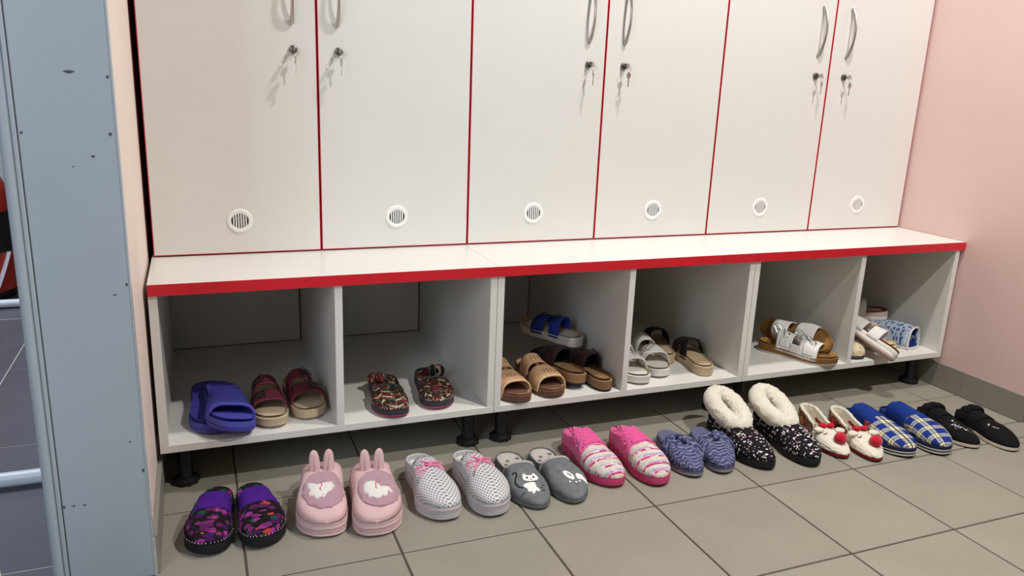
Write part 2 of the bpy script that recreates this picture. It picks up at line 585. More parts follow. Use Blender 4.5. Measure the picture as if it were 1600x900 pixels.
for k in range(3):
    x0, x1 = DX[2 * k], DX[2 * k + 2]
    lk = thing('locker', 'white double door locker with red edges ' + LBL[k], 'locker', (x0, YD, ZT), group='lockers above the shoe benches')
    bd = MB()
    bw, dep = x1 - x0, YB - YD - 0.004
    h0, h1 = 0.0004, ZD1 - ZT
    y0 = 0.0195
    for (a, c, e, g2, p0, p1) in [(0.001, 0.018, y0, dep, h0, h1), (bw - 0.018, bw - 0.001, y0, dep, h0, h1),
                                  (0.018, bw - 0.018, y0, dep, h0, h0 + 0.017), (0.018, bw - 0.018, y0, dep, h1 - 0.018, h1),
                                  (bw / 2 - 0.009, bw / 2 + 0.009, y0, dep, h0 + 0.017, h1 - 0.018), (0.018, bw - 0.018, dep - 0.004, dep, h0, h1)]:
        bd.box(a, c, e, g2, p0, p1)
    body = bd.build('body', MT['dark_red'], lk, smooth=False)
    for s in range(2):
        i = 2 * k + s
        a, c = DX[i] - x0 + 0.0014, DX[i + 1] - x0 - 0.0014
        eb = 0.0020
        d = boxpart('door', MT['door_lam'], lk, a + eb, c - eb, 0, 0.018, ZD0 - ZT + eb, ZD1 - ZT)
        ed = MB()
        ed.box(a, a + eb, 0, 0.018, ZD0 - ZT, ZD1 - ZT).box(c - eb, c, 0, 0.018, ZD0 - ZT, ZD1 - ZT)
        ed.box(a + eb, c - eb, 0, 0.018, ZD0 - ZT, ZD0 - ZT + eb)
        ed.build('edge_band', MT['door_edge'], d, smooth=False)
        v = vent_mesh().build('vent', [MT['vent_white'], MT['slot_shade']], d)
        v.location = (vent_x[i] - x0, 0, 0.5825 - ZT)
        hd = handle_mb().build('handle', MT['metal'], d)
        hd.location = (lock_x[i] - x0 - 0.001, 0, 1.0545 - ZT)
        lo = lock_mb().build('lock', [MT['dark_metal'], MT['slot_shade']], d)
        lo.location = (lock_x[i] - x0, 0, 0.995 - ZT)

# a key in every lock, with a spare key hanging from its ring
def key_head(mb, xf):
    v, f = [], []
    out = []
    for q in range(16):
        a = R(-70) + R(320) * q / 15
        out.append((0.0085 * math.cos(a + R(0)), 0.0085 * math.sin(a) + 0.0085))
    out = [(0.0022, -0.001)] + [(0.0085 * math.cos(R(-65 + 310 * q / 15)), 0.009 + 0.0085 * math.sin(R(-65 + 310 * q / 15))) for q in range(16)] + [(-0.0022, -0.001)]
    out += [(-0.0022, -0.020), (0, -0.023), (0.0028, -0.020), (0.0018, -0.016), (0.0030, -0.012), (0.0016, -0.008)]
    n = len(out)
    v = [(x, -0.0006, z) for x, z in out] + [(x, 0.0006, z) for x, z in out]
    f = [tuple(range(n)), tuple(range(2 * n - 1, n - 1, -1))] + [(i, n + i, n + (i + 1) % n, (i + 1) % n) for i in range(n)]
    mb.add(v, f, None, 0, xf)
KL = ['first locker door beside the peach wall', 'second locker door from the peach wall', 'third locker door from the peach wall',
      'third locker door from the pink side wall', 'second locker door from the pink side wall', 'locker door beside the pink side wall']
for i in range(6):
    ky = thing('key', 'silver keys hanging in the ' + KL[i], 'key', (lock_x[i], YD - 0.0075, 0.995), group='keys in the locker locks')
    tw = [70, 62, 78, 20, 25, 12][i]
    mb = MB()
    mb.box(-0.0012, 0.0012, -0.012, 0.0, -0.003, 0.003)
    mb.ball((0.0, -0.019, 0), (0.0011, 0.0085, 0.0080), 16, 10)
    mb.build('inserted_key', MT['metal'], ky)
    ring = [(0.0085 * math.sin(2 * PI * q / 28), -0.024, -0.0085 + 0.0085 * math.cos(2 * PI * q / 28)) for q in range(28)]
    rx = Matrix.Translation((0, -0.024, 0)) @ Matrix.Rotation(R(25), 4, 'Z') @ Matrix.Translation((0, 0.024, 0))
    MB().tube(ring, 0.0007, 6, closed=True, xf=rx).build('key_ring', MT['metal'], ky)
    mb = MB()
    key_head(mb, Matrix.Translation((0.001, -0.024, -0.034)) @ Matrix.Rotation(R(tw), 4, 'Z'))
    mb.build('spare_key', MT['metal'], ky, smooth=False)
# ------------------------------------------------------------------ footwear toolkit
def cr(tab, u):
    """Catmull-Rom through (u, value) knots"""
    if callable(tab):
        return tab(u)
    if not isinstance(tab, (list, tuple)):
        return tab
    n = len(tab)
    if u <= tab[0][0]: return tab[0][1]
    if u >= tab[-1][0]: return tab[-1][1]
    for i in range(n - 1):
        if u <= tab[i + 1][0]:
            break
    x0, y0 = tab[i]; x1, y1 = tab[i + 1]
    t = (u - x0) / (x1 - x0)
    m0 = (y1 - tab[i - 1][1]) / (x1 - tab[i - 1][0]) * (x1 - x0) if i > 0 else (y1 - y0)
    m1 = (tab[i + 2][1] - y0) / (tab[i + 2][0] - x0) * (x1 - x0) if i + 2 < n else (y1 - y0)
    t2, t3 = t * t, t * t * t
    return (2 * t3 - 3 * t2 + 1) * y0 + (t3 - 2 * t2 + t) * m0 + (-2 * t3 + 3 * t2) * y1 + (t3 - t2) * m1

def sgnpow(x, e):
    return math.copysign(abs(x) ** e, x)

class Shoe:
    """local frame: heel at x=0, toe at x=L, y to the left, z up. foot=+1 is a right foot (big toe on +y)"""
    def __init__(s, name, label, cat, toe, ang, L=.25, W=.095, foot=1, z=0.0, roll=0, pitch=0, group=None,
                 zt=((0, .026), (.4, .022), (1, .018)), spring=.006, toe_cap=(.70, 2.3), heel_cap=(.17, 2.2),
                 base=((0, .70), (.2, .71), (.38, .72), (.52, .82), (.7, 1.0), (.82, 1.0), (1, .95)), loc=None):
        s.L, s.W, s.foot = L, W, foot
        s.zt_t, s.spring, s.tc, s.hc, s.base = list(zt), spring, toe_cap, heel_cap, list(base)
        a = R(ang)
        if loc is None:
            loc = (toe[0] - L * math.cos(a) * math.cos(R(pitch)), toe[1] - L * math.sin(a) * math.cos(R(pitch)), z)
        s.root = thing(name, label, cat, loc, (R(roll), R(pitch), a), group)
    def capt(s, u):
        u1, p = s.tc
        return 1.0 if u <= u1 else max(0.0, 1 - ((u - u1) / (1 - u1)) ** p) ** (1 / p)
    def caph(s, u):
        u1, p = s.hc
        return 1.0 if u >= u1 else max(0.0, 1 - ((u1 - u) / u1) ** p) ** (1 / p)
    def w(s, u):
        return s.W / 2 * cr(s.base, u) * s.capt(u) * s.caph(u)
    def c(s, u):
        return s.foot * s.W / 2 * cr([(0, 0), (.35, .03), (.6, -.04), (.8, 0), (1, .13)], u)
    def zb(s, u):
        return s.spring * max(0, (u - .72) / .28) ** 2
    def zt(s, u):
        return cr(s.zt_t, u) + s.zb(u)
    def sole(s, mats, levels=((0, .004, 0), (.15, 0, 0), (.9, 0, 0), (1, .0015, 0)), name='sole', n=64, wave=None, parent=None):
        mb = MB()
        v, f, mi = [], [], []
        for li, (fr, inset, m_) in enumerate(levels):
            for i in range(n):
                th = 2 * PI * i / n
                u = .5 + .5 * math.cos(th)
                x = inset + (s.L - 2 * inset) * u
                y = s.c(u) + math.copysign(1, math.sin(th) + 1e-12) * s.w(u) * (1 - inset / (s.W / 2))
                z = s.zb(u) + (s.zt(u) - s.zb(u)) * fr
                if wave and li < wave[2]:
                    z += wave[0] * (0.5 + 0.5 * math.sin(wave[1] * th))
                v.append((x, y, z))
        for li in range(len(levels) - 1):
            for i in range(n):
                j = (i + 1) % n
                f.append((li * n + i, li * n + j, (li + 1) * n + j, (li + 1) * n + i)); mi.append(levels[li][2])
        f.append(tuple(range(n - 1, -1, -1))); mi.append(levels[0][2])
        k = (len(levels) - 1) * n
        f.append(tuple(k + i for i in range(n))); mi.append(levels[-1][2])
        mb.add(v, f)
        mb.mi = mi
        return mb.build(name, mats, parent or s.root, angle=35)
    def insole(s, mat, inset=.004, rise=.001, dish=.003, name='insole', nu=30, nv=14, u0=0.0, u1=1.0, fuzz=None, lip=.0):
        k = 1 - inset / (s.W / 2)
        def fn(a, v):
            th = PI * (1 - a)
            uu = .5 + .5 * math.cos(th)
            u = u0 + (u1 - u0) * uu
            t = 2 * v - 1
            x = inset + (s.L - 2 * inset) * u
            edge = min(1, (1 - abs(t)) * 4) * min(1, u * 8) * min(1, (1 - u) * 8)
            z = s.zt(u) + rise - dish * edge + lip * (1 - edge)
            return (x, s.c(u) + s.w(u) * k * t, z, x, s.w(u) * t)
        return MB().grid(fn, nu, nv, fuzz=fuzz).build(name, mat, s.root)
    def P(s, u, v, H, e=.8, k=1.0, lift=0.0, cap=True):
        ph = PI * (1 - v)
        cc, ss = math.cos(ph), max(0.0, math.sin(ph))
        h = cr(H, u) * (s.capt(u) if cap else 1.0)
        y = s.c(u) + s.w(u) * k * sgnpow(cc, e)
        return (s.L * u, y, s.zt(u) + lift + h * ss ** e, s.L * u + .7 * (cr(H, .5) - h) + (.437 if s.foot < 0 else 0), s.w(u) * (2 * v - 1) * 1.3 + (.291 if s.foot < 0 else 0))
    def surf(s, H, e=.8, k=1.0, lift=0.0, cap=True):
        def zf(x, y):
            u = min(max(x / s.L, .01), .995)
            w = max(s.w(u) * k, 1e-5)
            t = min(abs(y - s.c(u)) / w, 1.0)
            co = t ** (1 / e)
            return s.zt(u) + lift + cr(H, u) * (s.capt(u) if cap else 1) * math.sqrt(max(0, 1 - co * co)) ** e
        return zf
    def upper(s, name, mat, ua, H, ub=1.0, e=.8, k=1.0, edge=0.0, edge2=0.0, lift=0.0, thick=.003, nu=24, nv=32,
              fuzz=None, wave=None, parent=None, v0=0.0, v1=1.0, cap=True, skew=0.0):
        def fn(a, vv):
            v = v0 + (v1 - v0) * vv
            t = 2 * v - 1
            q = 1 - t * t
            a0 = ua + edge * q + skew * t
            if wave:
                a0 += wave[0] * math.sin(wave[1] * v * PI)
            a1 = ub + edge2 * q + skew * t if ub < 1 else 1.0
            aa = 1 - (1 - a) ** 1.7 if ub >= 1 else a
            return s.P(a0 + (a1 - a0) * aa, v, H, e, k, lift, cap)
        return MB().grid(fn, nu, nv, fuzz=fuzz).build(name, mat, parent or s.root, solid=thick, angle=60)
    def quarter(s, name, mat, um, hq, k=1.0, lean=.06, lift=0.0, thick=.003, na=40, nb=8, fuzz=None, parent=None):
        th0 = math.acos(2 * um - 1)
        def fn(a, b):
            th = th0 + (2 * PI - 2 * th0) * a
            u = .5 + .5 * math.cos(th)
            h = cr(hq, u)
            x = s.L * u + lean * .25 * s.W * b * (1 - min(1, u / .25)) - (k - 1) * s.W / 2 * (1 - min(1, u / .2))
            y = s.c(u) + math.copysign(1, math.sin(th)) * s.w(u) * (k - lean * b)
            return (x, y, s.zt(u) + lift + b * h, a * .4, b * h)
        return MB().grid(fn, na, nb, fuzz=fuzz).build(name, mat, parent or s.root, solid=thick, angle=60)
    def edge_tube(s, name, mat, u0, H, r, edge=0.0, e=.8, k=1.0, lift=0.0, n=28, fuzz=None, cap=True, wave=None, v0=0.0, v1=1.0, flat=1.0, parent=None, skew=0.0):
        pts = []
        for i in range(n):
            v = v0 + (v1 - v0) * i / (n - 1)
            t = 2 * v - 1
            u = u0 + edge * (1 - t * t) + skew * t + (wave[0] * math.sin(wave[1] * v * PI) if wave else 0)
            pts.append(s.P(u, v, H, e, k, lift, cap)[:3])
        return MB().tube(pts, r, 10, fuzz=fuzz, flat=flat).build(name, mat, parent or s.root)
    def stitches(s, name, mat, H, t0, t1, n, size, e=.8, k=1.0, lift=0.0, off=.0, parent=None, hgt=.12):
        """short thread dashes along the front of the vamp"""
        mb = MB()
        for i in range(n):
            th = t0 + (t1 - t0) * i / (n - 1)
            u = .5 + .5 * math.cos(th)
            sg = math.copysign(1, math.sin(th) + 1e-9)
            x, y = s.L * u, s.c(u) + sg * s.w(u)
            z = s.zt(u) + off
            d = Vector((math.cos(th), sg * .5, 0)).normalized()
            p = Vector((x, y, z))
            mb.tube([p - d * size * .2, p + d * .0008 + Vector((0, 0, size * .5)), p - d * size * .9 + Vector((0, 0, size))], .0006, 5)
        return mb.build(name, mat, parent or s.root)

def drape(name, mat, parent, shape, zf, off=.0012, thick=.0010, rings=4, ctr=None, fuzz=None, dome=0.0):
    """thin patch laid over a shoe surface; shape is a star-shaped outline in (x, y)"""
    n = len(shape)
    cx = ctr[0] if ctr else sum(p[0] for p in shape) / n
    cy = ctr[1] if ctr else sum(p[1] for p in shape) / n
    v = [(cx, cy, zf(cx, cy) + off + dome)]
    for r in range(1, rings + 1):
        f = r / rings
        for x, y in shape:
            px, py = cx + (x - cx) * f, cy + (y - cy) * f
            v.append((px, py, zf(px, py) + off + dome * math.sqrt(max(0, 1 - f * f))))
    # skirt down into the surface
    for x, y in shape:
        v.append((x, y, zf(x, y) - .0015))
    fcs = [(0, 1 + i, 1 + (i + 1) % n) for i in range(n)]
    for r in range(rings):
        for i in range(n):
            j = (i + 1) % n
            fcs.append((1 + r * n + i, 1 + (r + 1) * n + i, 1 + (r + 1) * n + j, 1 + r * n + j))
    if fuzz:
        v = [tuple(fuzzed(p, *fuzz)) for p in v]
    return MB().add(v, fcs).build(name, mat, parent, angle=50)

def ell(cx, cy, a, b, n=24, rot=0.0, a0=0, a1=360):
    out = []
    for i in range(n):
        t = R(a0 + (a1 - a0) * i / n)
        x, y = a * math.cos(t), b * math.sin(t)
        out.append((cx + x * math.cos(rot) - y * math.sin(rot), cy + x * math.sin(rot) + y * math.cos(rot)))
    return out

def drape_line(name, mat, parent, pts, zf, r=.0012, off=.0008, n=6):
    return MB().tube([(x, y, zf(x, y) + off) for x, y in pts], r, n).build(name, mat, parent)

def buckle(parent, mat, x, y, zf, w=.016, h=.013, rot=0.0, r=.0012):
    """rectangular buckle frame with prong on a strap"""
    e = .004
    n = Vector((-(zf(x + e, y) - zf(x - e, y)) / (2 * e), -(zf(x, y + e) - zf(x, y - e)) / (2 * e), 1)).normalized()
    q = n.to_track_quat('Z', 'X').to_matrix().to_4x4()
    xf = Matrix.Translation((x, y, zf(x, y) + .0015)) @ q @ Matrix.Rotation(rot, 4, 'Z')
    mb = MB()
    c = [(w / 2, h / 2, 0), (w / 2, -h / 2, 0), (-w / 2, -h / 2, 0), (-w / 2, h / 2, 0)]
    pts = []
    for i in range(4):
        a, b = Vector(c[i]), Vector(c[(i + 1) % 4])
        pts += [a.lerp(b, .12), a.lerp(b, .5), a.lerp(b, .88)]
    mb.tube(pts, r, 6, closed=True, xf=xf)
    mb.tube([(0, -h / 2, 0), (0, 0, .0012), (0, h / 2, .001)], r * .7, 5, xf=xf)
    return mb.build('buckle', mat, parent)

# ------------------------------------------------------------------ footwear materials
F = {}
def fab(key, c, rough=.85, var=.18, scale=90, bump=.5, bscale=500, **k):
    F[key] = plain(key.replace(' ', '_'), c, rough, var, scale, bump, bscale, spec=.25, **k)
    return F[key]
def fleece(key, c):
    M = Mat(key, .95, 0, .15)
    n = M.noise(M.ob, 260, 3)
    base = lin(c)
    nn = M.nt.nodes.new('ShaderNodeMix'); nn.data_type = 'RGBA'
    M.set(nn.inputs[0], n)
    nn.inputs[6].default_value = tuple(x * .72 for x in base[:3]) + (1,)
    nn.inputs[7].default_value = tuple(min(1, x * 1.12) for x in base[:3]) + (1,)
    M.color(nn.outputs[2])
    M.bump(M.noise(M.ob, 420, 3), .8, .003)
    M.b.inputs['Sheen Weight'].default_value = .4
    F[key] = M.m

fab('black rubber', '#1d1c20', .6, .1)
fab('violet plush', '#43167c', .9, .25, 70, .6, 300)
fab('white thread', '#d8d6d2', .8, .05)
fab('pale pink felt', '#d6b3b3', .9, .08, 30, .4, 500)
fab('pink sole light', '#dcc0bf', .7, .05)
fab('pink sole dark', '#cba3a6', .7, .05)
fleece('mauve fur', '#bf98a4')
fleece('cream fur', '#f2ead8')
fleece('white fur', '#f3efe8')
fleece('hot pink fur', '#f0569e')
fab('rose thread', '#e0607a', .7, .05)
fab('grey foam', '#c2bfc1', .55, .05, 40, .1)
fab('grey foam dark', '#8c898d', .6, .05, 40, .1)
fab('pink line', '#e3a7bb', .6, .05)
fab('pink lace', '#f08fb4', .7, .08)
fab('grey felt', '#6e7276', .95, .35, 70, .6, 350)
fab('pale felt', '#b3aea7', .95, .1, 60, .5, 400)
fab('white felt', '#efe9e6', .9, .05, 60, .3)
fab('black felt', '#1b1a1d', .9, .1)
fab('pink rubber', '#c2416f', .6, .08)
fab('slate foam', '#61627f', .8, .08, 60, .3)
fab('silver sole', '#8f8e96', .6, .08)
fab('dark red sole', '#7d1a25', .7, .1)
fab('red felt', '#c0142c', .85, .1, 60, .5)
fab('maroon felt', '#6c1a22', .85, .12, 60, .4)
fleece('red pompom', '#cf1230')
fab('navy plush', '#122f7c', .9, .25, 50, .6, 300)
fab('navy trim', '#1d2447', .8, .1)
fab('white stripe', '#d9d5cf', .6, .05)
fab('black velvet', '#0d0b0d', .95, .2, 50, .5, 300)
fab('ivory rim', '#cfc4b2', .6, .05)
fab('silver thread', '#c9c7c4', .3, .05, metallic=.8)
fab('blue foam', '#4c4ba6', .55, .06, 40, .15, 300)
fab('burgundy leather', '#6a2c3a', .6, .12, 60, .4, 300)
fab('dark brown leather', '#3a211e', .55, .15, 60, .4, 300)
fab('cork', '#bfab8e', .85, .2, 300, .4, 500)
fab('tan sole', '#c0a888', .7, .12, 120, .3)
fab('suede footbed', '#a08b70', .95, .12, 60, .3)
fab('charcoal trim', '#3c3b3f', .8, .1)
fab('beige leather', '#c49c78', .7, .14, 60, .4, 300)
fab('brown sole', '#6d4d3c', .7, .15)
fab('brown cork', '#8a6a4c', .85, .2, 250, .4)
fab('brown footbed', '#6f482b', .7, .25, 40, .3)
fab('dark upper', '#231c1e', .7, .15)
fab('royal strap', '#243f9c', .6, .12)
fab('white leather', '#dedcd8', .5, .05, 60, .25, 250)
fab('white sole', '#d8d4ca', .6, .05)
fab('black strap', '#221d1c', .6, .15)
fab('ochre footbed', '#a57b38', .75, .2, 50, .3)
fab('ochre cork', '#7e5a35', .8, .25, 200, .4)
fab('rosy sole', '#c9b4ab', .65, .06)
fab('buff leather', '#d8c08f', .6, .1)
fab('label patch', '#cdb3a4', .7, .05)
fab('hole', '#2b2622', .9, .0)

def m_floral():
    M = Mat('purple_floral_print', .85, 0, .2)
    uv = M.uv
    w = M.vmath('ADD', uv, M.vmath('MULTIPLY', M.comb(M.noise(uv, 120), M.noise(M.vmath('ADD', uv, (3, 1, 0)), 120)), (.006, .006, 0)))
    v1 = M.voro(w, 74)
    r = M.sep(v1['Color'])
    col = M.ramp(r[0], [(0, '#1a0f1c'), (.18, '#571a50'), (.40, '#742765'), (.60, '#3c154e'), (.72, '#8c2f80'), (.86, '#12493a'), (.95, '#a83a34')], True)
    m1 = M.lt(v1['Distance'], .56)
    c1 = M.mix(m1, '#150d14', col)
    m2 = M.math('MULTIPLY', M.lt(v1['Distance'], .16), M.math('GREATER_THAN', r[1], .45))
    c2 = M.mix(m2, c1, M.ramp(r[2], [(0, '#c46a3a'), (.5, '#e07ad0'), (.8, '#1f7a4c')], True))
    M.color(c2).bump(M.noise(uv, 500), .4, .001)
    return M.m
F['floral'] = m_floral()

def m_croc():
    M = Mat('perforated_grey_foam', .55)
    x, y, z = M.sep(M.uv)
    P = .0082
    row = M.math('FLOOR', M.math('DIVIDE', x, P * .8))
    sh = M.math('MULTIPLY', M.math('MODULO', row, 2.0), .5)
    fx = M.math('SUBTRACT', M.math('FRACT', M.math('DIVIDE', x, P * .8)), .5)
    fy = M.math('SUBTRACT', M.math('FRACT', M.math('ADD', M.math('ADD', M.math('DIVIDE', y, P), 20), sh)), .5)
    d = M.math('SQRT', M.math('ADD', M.math('MULTIPLY', fx, M.math('MULTIPLY', fx, .64)), M.math('MULTIPLY', fy, fy)))
    hole = M.lt(d, .23)
    M.color(M.mix(hole, '#cfcdce', '#4b484b'))
    M.bump(M.math('SUBTRACT', 1.0, hole), .6, .002)
    return M.m
F['croc'] = m_croc()

def m_knit():
    M = Mat('pink_striped_knit', .95, 0, .15)
    x, y, z = M.sep(M.uv)
    st = .0036
    ix = M.math('FLOOR', M.math('DIVIDE', x, st))
    iy = M.math('FLOOR', M.math('DIVIDE', M.math('ADD', y, M.math('MULTIPLY', M.math('MODULO', ix, 2.0), st * .5)), st * 1.6))
    wn = M.white(M.comb(ix, iy))
    wr = M.white(M.comb(ix, M.math('FLOOR', M.math('DIVIDE', y, .013)), 7.0))
    ph = M.math('FRACT', M.math('DIVIDE', M.math('ADD', x, .004), .062))
    a = M.ramp(ph, [(0, '#efe6d8'), (.07, '#d3d2e0'), (.15, '#b9aed2'), (.23, '#efa6c8'), (.31, '#d8337f'), (.40, '#eadfc8'),
                    (.52, '#e8cfd0'), (.58, '#d9dcc0'), (.66, '#c9b6d6'), (.74, '#e77fb2'), (.82, '#c92a6e'), (.90, '#f3e9e4')], True)
    gate = M.math('GREATER_THAN', wr['Value'], .25)
    c1 = M.mix(gate, '#f0e2da', a)
    c2 = M.mix(M.math('GREATER_THAN', wn['Value'], .86), c1, '#f4ebe6')
    M.color(c2)
    fx = M.math('FRACT', M.math('DIVIDE', x, st))
    M.bump(M.math('MULTIPLY', M.math('SINE', M.math('MULTIPLY', fx, PI)), M.noise(M.uv, 500)), .9, .003)
    return M.m
F['knit'] = m_knit()

def m_chevron():
    M = Mat('blue_violet_velour', .9, 0, .2)
    x, y, z = M.sep(M.uv)
    zig = M.math('PINGPONG', y, .011)
    t = M.math('ADD', M.math('ADD', x, M.math('MULTIPLY', zig, .9)), M.math('MULTIPLY', M.noise(M.uv, 70), .022))
    f = M.math('PINGPONG', M.math('MULTIPLY', t, 150), 1.0)
    M.color(M.ramp(f, [(.1, '#34375a'), (.5, '#54577f'), (.95, '#83869f')]))
    M.bump(f, .7, .002)
    return M.m
F['chevron'] = m_chevron()

def m_dots():
    M = Mat('black_ditsy_floral', .85, 0, .2)
    v = M.voro(M.uv, 140, rand=.7)
    r = M.sep(v['Color'])
    thr = M.math('MULTIPLY', M.math('ADD', r[1], .45), .34)
    m_ = M.lt(v['Distance'], thr)
    col = M.ramp(r[0], [(0, '#f0ebe8'), (.5, '#d9a6b0'), (.68, '#efe9ea'), (.85, '#8d8f86')], True)
    c = M.mix(m_, '#17131a', col)
    M.color(c).bump(M.noise(M.uv, 500), .3, .001)
    return M.m
F['dots'] = m_dots()

def m_plaid():
    M = Mat('blue_plaid', .85, 0, .2)
    x, y, z = M.sep(M.uv)
    def band(t, P, ph):
        f = M.math('FRACT', M.math('DIVIDE', M.math('ADD', t, ph), P))
        b = M.lt(f, .46)
        l = None
        for p0, wd in ((0.0, .045), (.21, .05), (.42, .045)):
            q = M.math('MULTIPLY', M.math('GREATER_THAN', f, p0), M.lt(f, p0 + wd))
            l = q if l is None else M.math('MAXIMUM', l, q)
        return b, l
    bx, lx = band(x, .040, .008)
    by, ly = band(y, .040, .529)
    both = M.math('MULTIPLY', bx, by)
    any_ = M.math('MAXIMUM', bx, by)
    c = M.mix(any_, '#182e82', '#9fa3b0')
    c = M.mix(both, c, '#efe6bd')
    c = M.mix(M.math('MAXIMUM', lx, ly), c, '#3d3a2c')
    M.color(c).bump(M.noise(M.uv, 600), .4, .001)
    return M.m
F['plaid'] = m_plaid()

def m_braid():
    M = Mat('red_green_woven_fabric', .85, 0, .2)
    x, y, z = M.sep(M.uv)
    P = .014
    zig = M.math('PINGPONG', y, P)
    tx = M.math('ADD', x, M.math('MULTIPLY', zig, .8))
    iy = M.math('FLOOR', M.math('DIVIDE', y, P))
    ix = M.math('FLOOR', M.math('DIVIDE', tx, P * .75))
    wn = M.white(M.comb(ix, iy))
    fx = M.math('FRACT', M.math('DIVIDE', tx, P * .75))
    fy = M.math('FRACT', M.math('DIVIDE', y, P))
    col = M.ramp(wn['Value'], [(0, '#5e2022'), (.30, '#16301f'), (.55, '#6e2a28'), (.72, '#bda888'), (.84, '#2a1e1a')], True)
    edge = M.math('MAXIMUM', M.lt(fx, .22), M.lt(fy, .10))
    c = M.mix(edge, col, M.ramp(M.noise(M.uv, 120), [(.36, '#c6b08e'), (.52, '#1f1a1a')]))
    M.color(c)
    M.bump(M.math('MULTIPLY', M.math('SINE', M.math('MULTIPLY', fx, PI)), M.math('SINE', M.math('MULTIPLY', fy, PI))), .9, .004)
    return M.m
F['braid'] = m_braid()

def m_sequin():
    M = Mat('copper_sequins', .28, .85)
    v = M.voro(M.ob, 330)
    r = M.sep(v['Color'])
    M.color(M.ramp(r[0], [(0, '#3a0f10'), (.45, '#6e1c18'), (.7, '#c46a2a'), (.9, '#f0c070')], True))
    M.bump(r[1], 1.0, .003)
    return M.m
F['sequin'] = m_sequin()

def m_spots(name, c0, c1, scale, thr, gate=.5):
    M = Mat(name, .95, 0, .15)
    v = M.voro(M.uv, scale)
    r = M.sep(v['Color'])
    m_ = M.math('MULTIPLY', M.lt(v['Distance'], thr), M.math('GREATER_THAN', r[0], gate))
    M.color(M.mix(m_, c0, c1)).bump(M.noise(M.uv, 500), .3, .001)
    return M.m
F['spot felt'] = m_spots('spotted_felt', '#bdb7ae', '#6f6a66', 50, .32, .2)
F['blue floral'] = m_spots('blue_white_floral', '#b9c7d6', '#4d69a3', 120, .45, .3)
F['woven buff'] = m_spots('woven_buff', '#cfc0a0', '#8c7d62', 110, .3, .45)
# ------------------------------------------------------------------ slippers standing on the floor
GF = 'slippers lined up on the tiled floor'

def purple(toe, ang, foot, label):
    s = Shoe('slipper', label, 'slipper', toe, ang, L=.236, W=.096, foot=foot, group=GF, zt=((0, .030), (.5, .025), (1, .024)))
    s.sole(F['black rubber'], ((0, .004, 0), (.15, 0, 0), (.8, 0, 0), (1, .002, 0)))
    s.insole(F['floral'], rise=.002, dish=.001)
    H = [(0.3, .038), (.5, .036), (.7, .031), (.85, .026), (1, .020)]
    s.upper('vamp', F['floral'], .50, H, e=.72, k=.985, edge=-.02, thick=.004)
    c = s.upper('cuff', F['violet plush'], .34, [(0.2, .042), (.4, .041), (.5, .039), (.6, .036)], ub=.58, e=.72, k=1.02, edge=.04, edge2=.02, thick=.006, fuzz=(.0012, 160), cap=False)
    s.stitches('stitching', F['white thread'], H, -1.0, 1.0, 20, .004, off=.001)
    return s
purple((.084, -.266), -98, 1, 'purple floral slipper with violet cuff beside the peach wall')
purple((.200, -.272), -86, -1, 'purple floral slipper with violet cuff beside the pink rabbit slipper')

